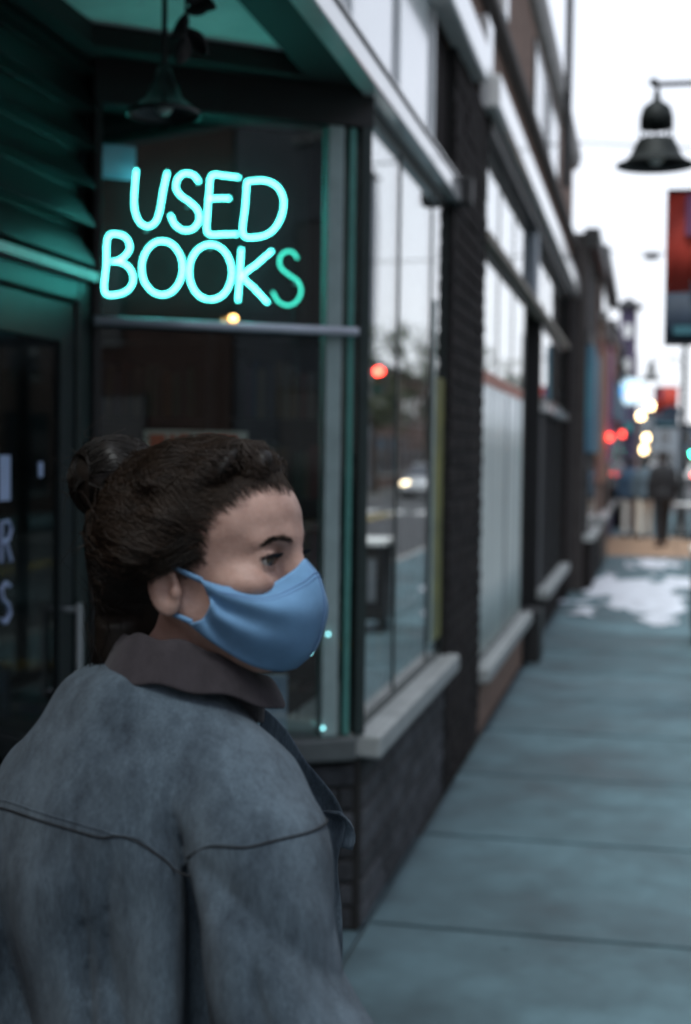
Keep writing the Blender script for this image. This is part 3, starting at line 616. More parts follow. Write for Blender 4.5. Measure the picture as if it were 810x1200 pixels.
street_lamp('small distant bell street lamp farther up the street', 'distant red banner on the farther street lamp', .74, 31.7, 'bell street lamps along the kerb', .88)
# overhead wires
def wire(label, a, b, sag, extra=None):
    a = Vector(a); b = Vector(b)
    t = thing('overhead_wire', label, 'wire', a)
    MB().tube([a.lerp(b, i/20)-Vector((0,0,4*sag*(i/20)*(1-i/20))) for i in range(21)], .012, 5).build('cable', M_BLACK, t)
    if extra:
        p = a.lerp(b, extra)-Vector((0,0,4*sag*extra*(1-extra)))
        MB().lathe([(.02,.0),(.16,-.05),(.19,-.09),(.1,-.14)], p, 14).build('hanging_fitting', M_DARK, t, smooth=True)
wire('wire crossing the sky from the near roof', (FX+.02,17.9,5.56), (14.6,22,5.9), .2)
wire('thin wire with a small fitting crossing lower over the street', (-.9,29,5.8), (14,33,6.6), .25, .06)

# ------------------------------------------------------------------ buildings further along on the left
def town_house(name, label, x1, x0, y0, y1, z, wm, front='x', floors=(), shopm=None, awn=None, cornm=None, sill=None, parts=None, face=1):
    """block with its front on plane x = x1 (face=1: front looks to +x, face=-1: to -x)"""
    t = thing(name, label, 'building', (x1, (y0+y1)/2, 0))
    a, b = sorted((x0, x1)); box('wall', a, b, y0, y1, -.12, z, wm, t)
    X = lambda d: x1+face*d
    def fb(nm, d0, d1, ya, yb, za, zb, m, par=t):
        u, v = sorted((X(d0), X(d1))); return box(nm, u, v, ya, yb, za, zb, m, par)
    fb('cornice', -.05, .14, y0-.01, y1-.004, z-.18, z+.06, cornm or M_DARK)
    for (ya, yb, za, zb) in floors:
        wn = fb('window', -.02, .035, ya, yb, za, zb, M_DARK)
        n = max(1, round((yb-ya)/1.2)); 
        for i in range(n):
            u0 = ya+.05+(yb-ya-.05)*i/n; u1 = ya+(yb-ya-.05)*(i+1)/n
            fb('pane', .036, .042, u0, u1, za+.05, zb-.05, M_PANE, wn)
        fb('sill', .0, .1, ya-.05, yb+.05, za-.09, za-.005, M_STONE)
    for p in parts or (): fb(*p)
    return t
M_PANE = M('window_pane', (.03,.035,.04), .05, .1, 2, spec=.9, coat=.6)
M_B2 = M('near_black_brick', (.05,.042,.04), .9, .3, 10, .6, 50)
M_B3 = M('blue_painted_front', (.07,.12,.2), .7, .2, 5); M_B4 = M('brown_front', (.2,.12,.085), .85, .25, 6); M_B5 = M('purple_front',(.09,.07,.12),.8,.25,5)
M_PINK = M('pink_mural', (.42,.12,.2), .7, .5, 1.6, col2=(.5,.3,.12)); M_BLUS = M('blue_sign', (.05,.13,.26), .5, .35, 1.5, col2=(.06,.24,.3)); M_MAG = M('magenta_poster',(.4,.08,.16),.6,.4,2,col2=(.22,.12,.3))
red_e = emis('red_lamp', (1,.05,.03), 6)
XB = -.78
town_house('corner_shop', 'narrow dark brick shop with a tall blue sign just past the long building', XB, -8, 18.03, 21.4, 4.47, M_B2, floors=[(18.5,20.9,.7,1.55)],
    parts=[('blue_sign',0,.08,18.3,21.2,1.75,3.1,M_BLUS),('stall_riser',0,.1,18.2,21.3,0,.62,M_BRICK),('sill',0,.14,18.2,21.3,.622,.69,M_STONE),('door_head',0,.03,18.2,21.3,3.15,3.3,M_DARK)])
town_house('mural_building', 'brown fronted building with a pink and orange mural', XB+.02, -8, 21.42, 28.2, 4.75, M_B4, floors=[(22,24.5,3.9,4.4),(25.3,27.8,3.9,4.4)],
    parts=[('mural_panel',0,.07,21.8,24.6,1.3,3.45,M_PINK),('poster',0,.09,24.9,27.6,1.6,3.6,M_MAG),('door',0,.03,25.1,26.1,0,1.5,M_DARK),('stall_riser',0,.1,21.5,24.9,0,.7,M_DARK),('sill',0,.16,21.5,24.9,.702,.78,M_STONE),('red_lamp',.1,.16,24.0,24.9,1.98,2.08,red_e)])
town_house('purple_shop', 'low purple shopfront between the mural and the street corner', XB, -8, 28.22, 36, 4.3, M_B5, floors=[(29,31.4,.7,2.2),(32.4,35.2,.7,2.2)],
    parts=[('sign_board',0,.12,28.6,35.6,2.5,3.2,M_BLUS),('red_lamp',.12,.2,35.0,35.8,2.2,2.32,red_e),('pink_panel',.0,.1,28.4,31,3.3,4.0,M_PINK)])
town_house('corner_block', 'last dark block before the street corner', XB, -8, 36.02, 45.6, 4.0, M_B2, floors=[(37,40,.7,2.4),(41,44.6,.7,2.4)],
    parts=[('sign_board',0,.1,36.5,45,2.6,3.2,M_B3)])
# oval lit sign
ov = thing('oval_sign', 'lit white and blue oval sign projecting from the shopfronts', 'sign', (-.55, 40.8, 3.3))
ovb = MB()
def oval(b, cx, y0, y1, cz, rx, rz, n=32):
    b.extr([(cx+rx*math.cos(2*PI*k/n), cz+rz*math.sin(2*PI*k/n)) for k in range(n)], 'y', y0, y1)
oval(ovb, -.62, 40.75, 40.9, 3.55, .62, .4); ovb.build('box', M_WHITE, ov)
ovb = MB(); oval(ovb, -.62, 40.74, 40.7495, 3.55, .58, .36); ovb.build('lit_face', emis('sign_white',(.6,.85,1),.9), ov)
ovb = MB(); oval(ovb, -.9, 40.73, 40.7395, 3.52, .22, .26); ovb.build('blue_mark', emis('sign_blue',(.1,.45,1),1.1), ov)
ovb = MB(); oval(ovb, -.45, 40.73, 40.7395, 3.45, .2, .1); ovb.build('red_mark', emis('sign_pink',(1,.45,.4),1.0), ov)
MB().tube([(-1.0,40.82,3.9),(-.5,40.82,4.1)], .03,6).tube([(-.55,40.82,3.93),(-.55,40.82,4.08)],.02,6).build('bracket', M_DARK, ov)
# beyond the cross street
town_house('far_corner_building', 'teal-grey building beyond the cross street', -1.15, -16, 58, 78, 6.2, M('teal_grey_front',(.1,.15,.17),.85,.25,3), floors=[(59,62,3.4,5.2),(64,67,3.4,5.2),(69,72,3.4,5.2)],
    parts=[('shop_window',0,.05,59,76,.6,2.6,M_PANE),('awning_board',0,.5,59,76,2.75,3.1,M('teal_awning',(.03,.25,.25),.7,.2,4))])
tw = thing('corner_turret', 'slim dark corner turret with a capped top above the far roofs', 'tower', (-.9, 61.5, 0))
tx, ty = -.9, 60.0
MB().lathe([(.35,6.0),(.35,7.7),(.32,7.75)], (tx,ty,0), 8).build('shaft', M_B5, tw); MB().lathe([(.3,7.751),(.62,7.8),(.62,7.95),(.3,8.1),(.02,8.3)], (tx,ty,0), 8).build('cap', M_DARK, tw)
MB().lathe([(.45,-.12),(.45,3.2),(.4,6.0)], (tx,ty,0), 8).build('base', M_B5, tw)
for z in (4.3,5.2,6.6): MB().box(tx-.14,tx+.14,ty-.48,ty-.37,z,z+.55).build('window', M_WHITE, tw)
# far end of the street
fr = random.Random(3)
farm = [M('far_brick',(.16,.1,.08),.9,.2,2), M('far_grey',(.2,.22,.24),.9,.2,2), M('far_blue',(.1,.15,.2),.9,.2,2), M('far_cream',(.34,.31,.27),.9,.2,2)]
names = ['brick', 'grey', 'blue-grey', 'cream']
xs = -14.0; spec = [(7,7.5,2),(6,6.8,0),(5,8.0,1),(7,6.2,2),(8,7.4,3),(9,8.5,0)]
lbls = ['blue-grey building at the far end of the street, leftmost', 'small brick building closing the street view', 'tall grey building in the middle of the far end', 'low blue-grey building straight up the street', 'cream building at the right of the far end', 'wide brick building at the far right end']
for i, (wd, hh, mi) in enumerate(spec):
    t = thing('far_building', lbls[i], 'building', (xs+wd/2, 192, -.12))
    box('wall', xs, xs+wd-.05, 192, 204, -.12, hh, farm[mi], t); box('cornice', xs-.1, xs+wd-.1, 191.7, 191.995, hh-.3, hh+.1, M_DARK, t)
    box('shop_window', xs+.5, xs+wd-.6, 191.9, 191.99, .3, 2.6, M_PANE, t)
    for k in range(int(wd/2)): box('window', xs+.6+k*2, xs+1.7+k*2, 191.93, 191.99, 3.6, 5.4, M_PANE, t)
    xs += wd
# ------------------------------------------------------------------ opposite side of the street (far blocks seen in the glass; unseen near ones sized to shape light)
opp = [(-30,-8,12.5,0,'brown brick block across the road behind the camera'),(-7.9,14,8.5,1,'grey block across the road beside the camera'),(14.1,32,7.5,3,'cream block across the road'),(32.1,45.8,7,0,'brick block on the opposite street corner'),(58,74,16.2,1,'tall grey block past the crossing, mirrored in the book shop window'),(74.1,92,6.5,0,'low brick block past the tall grey one')]
for y0,y1,z,mi,lb in opp:
    fl = []
    y = y0+1
    while y+2.4 < y1:
        zz = 3.6
        fl.append((y, y+2.6, .6, 2.7))
        while zz+1.8 < z: fl.append((y+.3, y+2.0, zz, zz+1.7)); zz += 3.0
        y += 3.3
    town_house('opposite_building', lb, OPP, OPP+10, y0, y1, z, farm[mi], floors=fl, face=-1)
M_BARK = M('bark',(.07,.055,.045),.95,.3,14,.6,40); M_LEAF = M('foliage',(.055,.07,.035),.8,.4,2,rnd=.2)
def tree(x, y, h, r, label, seed):
    q = random.Random(seed); t = thing('street_tree', label, 'tree', (x,y,-.12), group='trees past the crossing')
    b = MB(); b.tube([(x,y,-.12),(x+.1,y,h*.25),(x-.05,y+.1,h*.55),(x,y,h*.85)], [.2,.16,.11,.04], 8)
    for k in range(9):
        a = q.uniform(0,6.28); z0 = h*q.uniform(.3,.65); rr = r*q.uniform(.6,.9)
        b.tube([(x,y,z0),(x+rr*.5*math.cos(a),y+rr*.5*math.sin(a),z0+h*.1),(x+rr*math.cos(a),y+rr*math.sin(a),z0+h*.22)], [.07,.04,.015], 5)
    b.build('trunk', M_BARK, t)
    c = MB()
    cl = [(q.gauss(0,.5)*r, q.gauss(0,.5)*r, h*q.uniform(.42,1.0), q.uniform(.35,.8)) for _ in range(36)]
    for k in range(1700):
        cx,cy,cz,cs = q.choice(cl); p = Vector((x+cx+q.gauss(0,.5)*cs, y+cy+q.gauss(0,.5)*cs, cz+q.gauss(0,.4)*cs))
        u = Vector((q.gauss(0,1),q.gauss(0,1),q.gauss(0,1))).normalized(); v = u.orthogonal().normalized(); s = q.uniform(.08,.17)
        c.add([p-u*s, p+v*s*.5, p+u*s, p-v*s*.5], [(0,1,2,3)])
    c.build('crown', M_LEAF, t)
for i, (x,y,h,r) in enumerate([(10.6,66,7.5,2.2),(10.9,84,9,2.6),(11.5,98,10,3),(12.5,108,9,3),(10.5,118,10.5,3.2),(9.5,132,9.5,3)]):
    tree(x,y,h,r, ['small tree right at the crossing across the road','leafy tree beside the low brick block','tall tree just past the brick block','round tree behind the tall one','tallest tree at the bend of the road','last tree before the far buildings'][i], 20+i)

# ------------------------------------------------------------------ cars
M_TYRE = M('tyre',(.015,.015,.015),.85,.2,20); M_RIM = M('rim',(.4,.41,.42),.3,.1,10,metal=.8); M_CGL = M('car_glass',(.02,.024,.027),.05,.1,3,spec=.9,coat=.8)
head_e = emis('headlight_glow',(1,.8,.5),14); tail_e = emis('tail_glow',(1,.04,.03),26)
def car(label, loc, rotz, colr, paint, lit=None, van=False):
    t = thing('van' if van else 'car', label, 'van' if van else 'car', loc, rotz, 'cars on the road', local=True)
    pm = M(paint, colr, .28, .05, 4, coat=.8, spec=.6)
    # body: stations along y (front +y); half width, bottom, belt height
    st = [(-2.2,.70,.42,.78),(-2.1,.80,.3,.92),(-1.5,.86,.25,.95),(-.6,.88,.22,.94),(.5,.88,.22,.93),(1.2,.87,.24,.90),(1.9,.82,.28,.80),(2.18,.72,.4,.66)]
    if van: st = [(y,hw,zb,zt+.1) for y,hw,zb,zt in st]
    vs = []; 
    for y,hw,zb,zt in st: vs += [(-hw*.9,y,zb),(-hw,y,zb+.12),(-hw,y,(zb+zt)/2+.05),(-hw*.95,y,zt-.06),(-hw*.82,y,zt),(hw*.82,y,zt),(hw*.95,y,zt-.06),(hw,y,(zb+zt)/2+.05),(hw,y,zb+.12),(hw*.9,y,zb)]
    n = 10; fs = [(i*n+k, i*n+(k+1)%n, (i+1)*n+(k+1)%n, (i+1)*n+k) for i in range(len(st)-1) for k in range(n)]+[tuple(reversed(range(n))), tuple(range((len(st)-1)*n, len(st)*n))]
    MB().add(vs, fs).build('body', pm, t, smooth=True)
    cs = [(-2.0,.70,.93),(-1.55,.60,1.42),(-.4,.62,1.47),(.25,.61,1.42),(1.15,.72,.9)] if not van else [(-2.12,.76,1.0),(-2.05,.72,1.95),(-.4,.74,2.0),(.9,.72,1.95),(1.6,.76,1.0)]
    vs = []
    for i,(y,hw,z) in enumerate(cs): vs += [(-.78,max(-2.05,min(1.3,y*1.02)) if not van else y,.9+(.1 if van else 0)),(-hw,y,z),(hw,y,z),(.78,max(-2.05,min(1.3,y*1.02)) if not van else y,.9+(.1 if van else 0))]
    fs = [(i*4+k, i*4+k+1, (i+1)*4+k+1, (i+1)*4+k) for i in range(4) for k in range(3)]+[(0,3,2,1),(16,17,18,19)]
    MB().add(vs, fs).build('cabin', M_CGL if not van else pm, t)
    rf = MB().add([(s*hw*1.005,y,z+.012) for y,hw,z in cs[1:4] for s in (-1,1)]+[(s*hw*1.005,y,z-.03) for y,hw,z in cs[1:4] for s in (-1,1)], [(0,1,3,2),(2,3,5,4),(6,8,9,7),(8,10,11,9),(0,2,8,6),(2,4,10,8),(1,7,9,3),(3,9,11,5),(0,6,7,1),(4,5,11,10)])
    rf.build('roof', pm, t)
    if van: MB().add([(-.72,1.0,1.9),(.72,1.0,1.9),(.76,1.63,1.12),(-.76,1.63,1.12)],[(0,1,2,3)]).build('windscreen', M_CGL, t)
    for y in (-1.35,1.35):
        for s in (-1,1):
            wl = MB().extr([(y+.32*math.cos(2*PI*k/20), .32+.32*math.sin(2*PI*k/20)) for k in range(20)], 'x', s*.68, s*.895).build('tyre', M_TYRE, t)
            MB().extr([(y+.2*math.cos(2*PI*k/14), .32+.2*math.sin(2*PI*k/14)) for k in range(14)], 'x', s*.8955, s*.905).build('rim', M_RIM, wl)
    for s in (-1,1):
        MB().ball((s*.6,2.08,.64), (.16,.1,.085)).build('headlight', head_e if lit == 'head' else M('lens',(.7,.7,.7),.1,.05,9,spec=.9), t, smooth=True)
        MB().ball((s*.66,-2.12,.78), (.15,.08,.08)).build('tail_light', tail_e if lit == 'tail' else M('red_lens',(.35,.02,.02),.2,.1,9), t, smooth=True)
    MB().box(-.72,.72,2.1,2.24,.36,.5).build('bumper', pm, t, bevel=.02); MB().box(-.72,.72,-2.26,-2.12,.4,.54).build('bumper', pm, t, bevel=.02)
    return t
RZ = -.128
car('dark saloon waiting across the road before the crossing', (7.6,41,-.13), PI, (.03,.035,.04), 'paint_dark')
car('silver car with lit headlights coming past the crossing, mirrored in the glass', (7.3,60,RZ), PI-.05, (.4,.41,.42), 'paint_silver', 'head')
car('white car with lit headlights following the silver one, mirrored in the glass', (7.0,70,RZ), PI-.1, (.7,.7,.68), 'paint_white', 'head')
car('dark car driving away with red tail lights at the bend', (.65,94.3,RZ), .12, (.05,.05,.06), 'paint_black', 'tail')
car('grey car driving away ahead on the right with red tail lights', (3.35,94.8,RZ), .12, (.2,.2,.21), 'paint_grey', 'tail')
car('white van parked at the right of the far street', (4.6,108,RZ), .1, (.72,.72,.7), 'paint_white', None, True)
car('oncoming car with headlights at the bend up the street', (-3.0,128,RZ), PI+.1, (.1,.12,.2), 'paint_blue', 'head')
# ------------------------------------------------------------------ traffic signals
def signal(label, x, y, z, lit, arm=None):
    t = thing('traffic_signal', label, 'traffic light', (arm if arm is not None else x, y, -.1))
    px = arm if arm is not None else x
    MB().tube([(px,y,-.1),(px,y,z+.6)], .07, 10).build('post', M_IRON, t, smooth=True)
    if arm is not None: MB().tube([(px,y,z+.55),(x,y,z+.62)], .045, 8).build('arm', M_IRON, t)
    MB().box(x-.18,x+.18,y-.32,y-.09,z-.5,z+.5).build('housing', M_BLACK, t, bevel=.03)
    for k,(c,nm) in enumerate([((1,.05,.03),'red'),((1,.55,.05),'amber'),((.05,.9,.6),'green')]):
        zz = z+.31-.31*k
        MB().extr([(x+.12*math.cos(2*PI*i/18), zz+.12*math.sin(2*PI*i/18)) for i in range(18)], 'y', y-.345, y-.3205).build('lens', emis('signal_'+nm, c, 30) if lit == nm else M('lens_off_'+nm, tuple(v*.08 for v in c), .2, .1, 9), t)
signal('traffic light showing red over the opposite lane, mirrored in the book shop window', 7.5, 50.5, 4.35, 'red', 9.9)
signal('traffic light showing green at the right of the far street', 3.1, 104, 2.35, 'green')
# far lamps
def globe_lamp(label, x, y, z, r=.26, s=26, c=(1,.72,.36)):
    t = thing('globe_lamp', label, 'street lamp', (x,y,-.12), group='lit globe lamps far up the street')
    MB().tube([(x,y,-.12),(x,y,z-r)], [.07,.04], 8).build('post', M_IRON, t)
    MB().lathe([(.05,z-r-.08),(.12,z-r-.02),(.1,z-r+.05)], (x,y,0), 10).build('collar', M_IRON, t)
    MB().ball((x,y,z), r, 14, 10).build('globe', emis('globe_glow_%g'%s, c, s), t, smooth=True)
globe_lamp('highest lit globe lamp up the street', .08, 80, 4.55, .2, 10)
globe_lamp('lit globe lamp just left of and below the highest one', -.42, 80.6, 4.0, .2, 9)
globe_lamp('lit globe lamp low in the middle of the far street', -.1, 112, 3.25, .26, 10)
globe_lamp('lowest lit globe lamp far up the street', -.3, 114, 2.35, .3, 9, (1,.66,.34))
globe_lamp('amber street lamp across the road mirrored in the book shop window', 9.9, 59.0, 2.75, .2, 16, (1,.5,.14))

# ------------------------------------------------------------------ street furniture and people down the pavement
def bin_(label, x, y):
    t = thing('litter_bin', label, 'bin', (x,y,0))
    MB().lathe([(.22,.02),(.26,.05),(.27,.85),(.25,.86)], (x,y,0), 18).build('drum', M_BLACK, t, smooth=True)
    MB().lathe([(.285,.86),(.285,.93),(.2,1.0),(.1,1.02),(.1,.99)], (x,y,0), 18).build('lid', M_DARK, t, smooth=True)
bin_('black litter bin against the far shopfronts', -.52, 34.5)
ct = thing('cafe_table', 'round white cafe table at the kerb beyond the snow', 'table', (.98, 30.2, 0))
MB().lathe([(.42,.72),(.45,.73),(.45,.755),(.43,.76)], (.98,30.2,0), 24).build('top', M('white_top',(.78,.78,.77),.4,.05,9), ct)
MB().lathe([(.25,.005),(.25,.03),(.03,.06),(.03,.72)], (.98,30.2,0), 14).build('pedestal', M_DARK, ct, smooth=True)
def sdf_mesh(fn, lo, hi, h, project=1):
    lo = np.array(lo, float); hi = np.array(hi, float); n = np.ceil((hi-lo)/h).astype(int)+1
    ax = [lo[i]+h*np.arange(n[i]) for i in range(3)]
    X, Y, Z = np.meshgrid(*ax, indexing='ij'); V = np.asarray(fn(X, Y, Z), float); S = V < 0
    nx, ny, nz = n; cnt = np.zeros((nx-1,ny-1,nz-1)); acc = np.zeros((3,nx-1,ny-1,nz-1))
    def sl(a, o): return a[o[0]:nx-1+o[0], o[1]:ny-1+o[1], o[2]:nz-1+o[2]]
    C8 = [(i,j,k) for i in (0,1) for j in (0,1) for k in (0,1)]
    for a in C8:
        for d in range(3):
            if a[d]: continue
            b = list(a); b[d] = 1
            va, vb = sl(V,a), sl(V,b); cr_ = sl(S,a) != sl(S,b)
            t = np.where(cr_, va/np.where(cr_, va-vb, 1), 0)
            for q in range(3): acc[q] += np.where(cr_, a[q]+(t if q == d else 0), 0)
            cnt += cr_
    act = cnt > 0; idx = -np.ones(act.shape, int); idx[act] = np.arange(act.sum())
    ii = np.argwhere(act); P = lo+h*(ii+(acc[:,act]/cnt[act]).T)
    faces = []
    for d in range(3):
        e = [1 if q == d else 0 for q in range(3)]; u, v = [(1,2),(2,0),(0,1)][d]
        s0 = S[:nx-e[0], :ny-e[1], :nz-e[2]]; s1 = S[e[0]:, e[1]:, e[2]:]
        w_ = np.argwhere(s0 != s1)
        ok = (w_[:,u] > 0) & (w_[:,v] > 0) & (w_[:,u] < n[u]-1) & (w_[:,v] < n[v]-1); w_ = w_[ok]
        fl = s0[tuple(w_.T)]
        def I(du, dv): c = w_.copy(); c[:,u] -= du; c[:,v] -= dv; return idx[tuple(c.T)]
        q = np.stack([I(1,1), I(0,1), I(0,0), I(1,0)], 1); q[~fl] = q[~fl][:, ::-1]; faces.append(q)
    F_ = np.concatenate(faces)
    for _ in range(project):
        P = proj_sdf(fn, P, h*.3, h)
    return P, F_
def grad(fn, P, e):
    g = np.stack([(fn(*(P+np.eye(3)[i]*e).T)-fn(*(P-np.eye(3)[i]*e).T))/(2*e) for i in range(3)], 1); return g
def proj_sdf(fn, P, e, mx):
    g = grad(fn, P, e); v = fn(*P.T); st = (v/np.maximum((g*g).sum(1), .05))[:,None]*g
    ln = np.linalg.norm(st, axis=1, keepdims=True); return P-st*np.minimum(1, mx/np.maximum(ln, 1e-9))
def smin(a, b, k): h = np.clip(.5+.5*(b-a)/k, 0, 1); return b+(a-b)*h-k*h*(1-h)
def smax(a, b, k): return -smin(-a, -b, k)
def ell(x, y, z, c, r):
    dx, dy, dz = (x-c[0])/r[0], (y-c[1])/r[1], (z-c[2])/r[2]; k0 = np.sqrt(dx*dx+dy*dy+dz*dz); k1 = np.sqrt((dx/r[0])**2+(dy/r[1])**2+(dz/r[2])**2)
    return k0*(k0-1)/np.maximum(k1, 1e-6)
def cap(x, y, z, a, b, r0, r1):
    ab = [b[i]-a[i] for i in range(3)]; L2 = sum(c*c for c in ab)
    t = np.clip(((x-a[0])*ab[0]+(y-a[1])*ab[1]+(z-a[2])*ab[2])/L2, 0, 1)
    return np.sqrt((x-a[0]-ab[0]*t)**2+(y-a[1]-ab[1]*t)**2+(z-a[2]-ab[2]*t)**2)-(r0+(r1-r0)*t)
def mesh_np(name, P, F_, mat, parent=None, smooth=True, label=None):
    me = bpy.data.meshes.new(name); me.from_pydata(np.asarray(P).tolist(), [], np.asarray(F_).tolist())
    for m in (mat if isinstance(mat, (list,tuple)) else [mat]): me.materials.append(m)
    if smooth: me.polygons.foreach_set('use_smooth', [True]*len(me.polygons))
    me.update(); return link(name, me, parent, 0, label)
def passerby(label, loc, rz, top, trou, hair, h=1.72, stride=.16, lean=0):
    t = thing('person', label, 'person', loc, rz, 'people far down the pavement', local=True)
    k = h/1.75
    def skin_(x,y,z):
        d = cap(x,y,z,(0,.02,1.45),(0,.03,1.52),.055,.055); d = smin(d, ell(x,y,z,(0,.035,1.64),(.078,.098,.115)), .03)
        d = smin(d, ell(x,y,z,(0,.13,1.63),(.014,.02,.022)), .015)
        d = smin(d, ell(x,y,z,(0,0,1.3),(.16,.09,.2)), .05); d = smin(d, ell(x,y,z,(0,0,.98),(.15,.1,.16)), .06)
        for s in (-1,1):
            d = smin(d, cap(x,y,z,(s*.17,0,1.4),(s*.23,-.02,1.13),.045,.038), .03); d = smin(d, cap(x,y,z,(s*.23,-.02,1.13),(s*.23,.06*s+.04,.88),.036,.026), .02)
            d = smin(d, ell(x,y,z,(s*.23,.06*s+.06,.8),(.02,.035,.075)), .015)
            d = smin(d, cap(x,y,z,(s*.085,0,.92),(s*.09,s*stride*.5+.02,.5),.075,.055), .03); d = smin(d, cap(x,y,z,(s*.09,s*stride*.5+.02,.5),(s*.09,s*stride,.09),.05,.038), .02)
            d = smin(d, cap(x,y,z,(s*.09,s*stride,.05),(s*.1,s*stride+.15,.035),.04,.035), .02)
        return d
    P, F_ = sdf_mesh(skin_, (-.36,-.34,-.02), (.36,.36,1.8), .022, 1); mesh_np('body', P*k, F_, M('skin_far',(.45,.3,.23),.6,.1,9), t)
    def coat(x,y,z):
        d = ell(x,y,z,(0,0,1.25),(.2,.13,.3)); d = smin(d, ell(x,y,z,(0,0,.95),(.19,.14,.2)), .06)
        for s in (-1,1):
            d = smin(d, cap(x,y,z,(s*.17,0,1.4),(s*.235,-.02,1.13),.07,.06), .03); d = smin(d, cap(x,y,z,(s*.235,-.02,1.13),(s*.235,.06*s+.04,.9),.06,.05), .02)
        return np.maximum(d, .82-z)
    P, F_ = sdf_mesh(coat, (-.4,-.3,.7), (.4,.3,1.62), .022, 1); mesh_np('coat', P*k, F_, top, t)
    def tr(x,y,z):
        d = ell(x,y,z,(0,0,.92),(.165,.115,.15))
        for s in (-1,1):
            d = smin(d, cap(x,y,z,(s*.085,0,.9),(s*.09,s*stride*.5+.02,.5),.09,.072), .03); d = smin(d, cap(x,y,z,(s*.09,s*stride*.5+.02,.5),(s*.09,s*stride,.11),.07,.06), .02)
        return np.maximum(d, .1-z)
    P, F_ = sdf_mesh(tr, (-.3,-.36,.05), (.3,.36,1.1), .022, 1); mesh_np('trousers', P*k, F_, trou, t)
    P, F_ = sdf_mesh(lambda x,y,z: np.maximum(ell(x,y,z,(0,.02,1.66),(.088,.108,.118)), (y-.06)-(z-1.66)*.7), (-.15,-.15,1.5), (.15,.2,1.82), .016, 1); mesh_np('hair', P*k, F_, hair, t)
    for s in (-1,1):
        MB().ball((s*.095*k,(s*stride+.06)*k,.045), (.05,.14,.045), 12, 8).build('shoe', M_BLACK, t, smooth=True)
M_DH = M('dark_hair_far',(.02,.015,.012),.6,.2,9)
passerby('person in black coat and dark trousers standing on the pavement beyond the snow', (.29,27.6,0), .2, M('black_coat',(.015,.015,.017),.8,.2,9), M_BLACK, M_DH, 1.82)
passerby('person in blue jacket and pale trousers walking far down the pavement, left of the pair', (-.36,30.6,0), 0, M('blue_coat',(.06,.11,.18),.8,.2,9), M('pale_trousers',(.6,.58,.55),.8,.1,9), M_DH, 1.68)
passerby('person in grey jacket and cream trousers walking far down the pavement, right of the pair', (-.05,30.2,0), 0, M('grey_coat',(.1,.14,.17),.8,.2,9), M('cream_trousers',(.62,.56,.47),.8,.1,9), M_DH, 1.7)

# ------------------------------------------------------------------ the woman in the foreground (own frame: x to the right of the camera axis, y along it)
WX, WY = -.203, 1.46
wp = Rh*WX+Fh*WY
woman = thing('person', 'woman with dark hair bun, blue face mask and grey-brown jacket glancing to the right', 'person', (wp.x, wp.y, 0), YAW, local=True)
HX, HY, HZ = -.135-WX, 1.45-WY, 1.574          # middle of the head at eye level
PH = math.radians(24)                            # the face turns this far from profile towards the camera
TILT = math.radians(-3)
hf = np.array([math.cos(PH), -math.sin(PH), 0.]); hl = np.array([-math.sin(PH), -math.cos(PH), 0.]); hu = np.array([0, 0, 1.])
hf, hu = hf*math.cos(TILT)-hu*math.sin(TILT)*1.0, hu*math.cos(TILT)+hf*math.sin(TILT)
HM = np.stack([hf, hl, hu], 0)                    # rows: forward, her right, up
def to_head(x, y, z):
    dx, dy, dz = x-HX, y-HY, z-HZ
    return tuple(HM[i,0]*dx+HM[i,1]*dy+HM[i,2]*dz for i in range(3))
def from_head(P): return np.asarray(P, float) @ HM+np.array([HX, HY, HZ])
# --- head and body (head frame f, l, z)
def skull(f, l, z):
    d = ell(f,l,z,(-.014,0,.025),(.098,.073,.077)); return smin(d, ell(f,l,z,(.036,0,.036),(.058,.06,.052)), .025)
EYE = (.0735, .0315, -.001)
def head_sdf(f, l, z):
    al = np.abs(l)
    d = skull(f,l,z)
    d = smin(d, ell(f,al,z,(.036,0,-.032),(.056,.058,.058)), .025)
    d = smin(d, ell(f,al,z,(.060,.040,-.026),(.027,.024,.017)), .016)      # cheek lifted by a smile
    d = smin(d, ell(f,al,z,(.034,0,-.075),(.05,.046,.036)), .02)
    d = smin(d, ell(f,al,z,(.072,0,-.098),(.018,.02,.016)), .018)
    d = smin(d, cap(f,al,z,(-.008,.056,-.045),(.06,.022,-.1),.013,.012), .02)
    d = smin(d, cap(f,al,z,(.087,.008,.018),(.073,.040,.016),.009,.006), .014)       # brow
    d = smax(d, -ell(f,al,z,(.096,.033,-.002),(.0165,.017,.0125)), .011)               # socket
    d = smin(d, cap(f,l,z,(.088,0,.012),(.106,0,-.036),.007,.0105), .012)              # nose
    d = smin(d, ell(f,al,z,(.098,.011,-.04),(.011,.008,.008)), .008)
    lid = ell(f,al,z,EYE,(.0146,.0150,.0136))
    op = ell(f,al,z,(EYE[0]+.010,EYE[1]+.0005,EYE[2]-.0016-.05*(al-EYE[1])),(.014,.0132,.0056))
    d = smin(d, smax(lid, -op, .0015), .004)
    d = smax(d, -ell(f,al,z,(EYE[0]+.0095,EYE[1],EYE[2]-.0016),(.012,.0124,.0054)), .0015)
    # ear
    ft, zt = f+.012, z+.027; c, s = math.cos(.22), math.sin(.22); fe, ze = ft*c+zt*s, -ft*s+zt*c; le = al-.075-.25*np.maximum(0,-fe)
    e = ell(fe,le,ze,(0,0,0),(.0165,.006,.0275)); e = smax(e, -ell(fe,le,ze,(.003,.008,.003),(.0112,.0065,.019)), .003)
    e = smin(e, ell(fe,le,ze,(-.004,.002,.004),(.006,.005,.016)), .004); e = smin(e, ell(fe,le,ze,(.011,.001,-.006),(.005,.005,.006)), .004)
    d = smin(d, e, .006)
    return d
NB = np.array([.022, -.012, 0])                   # neck foot, own frame
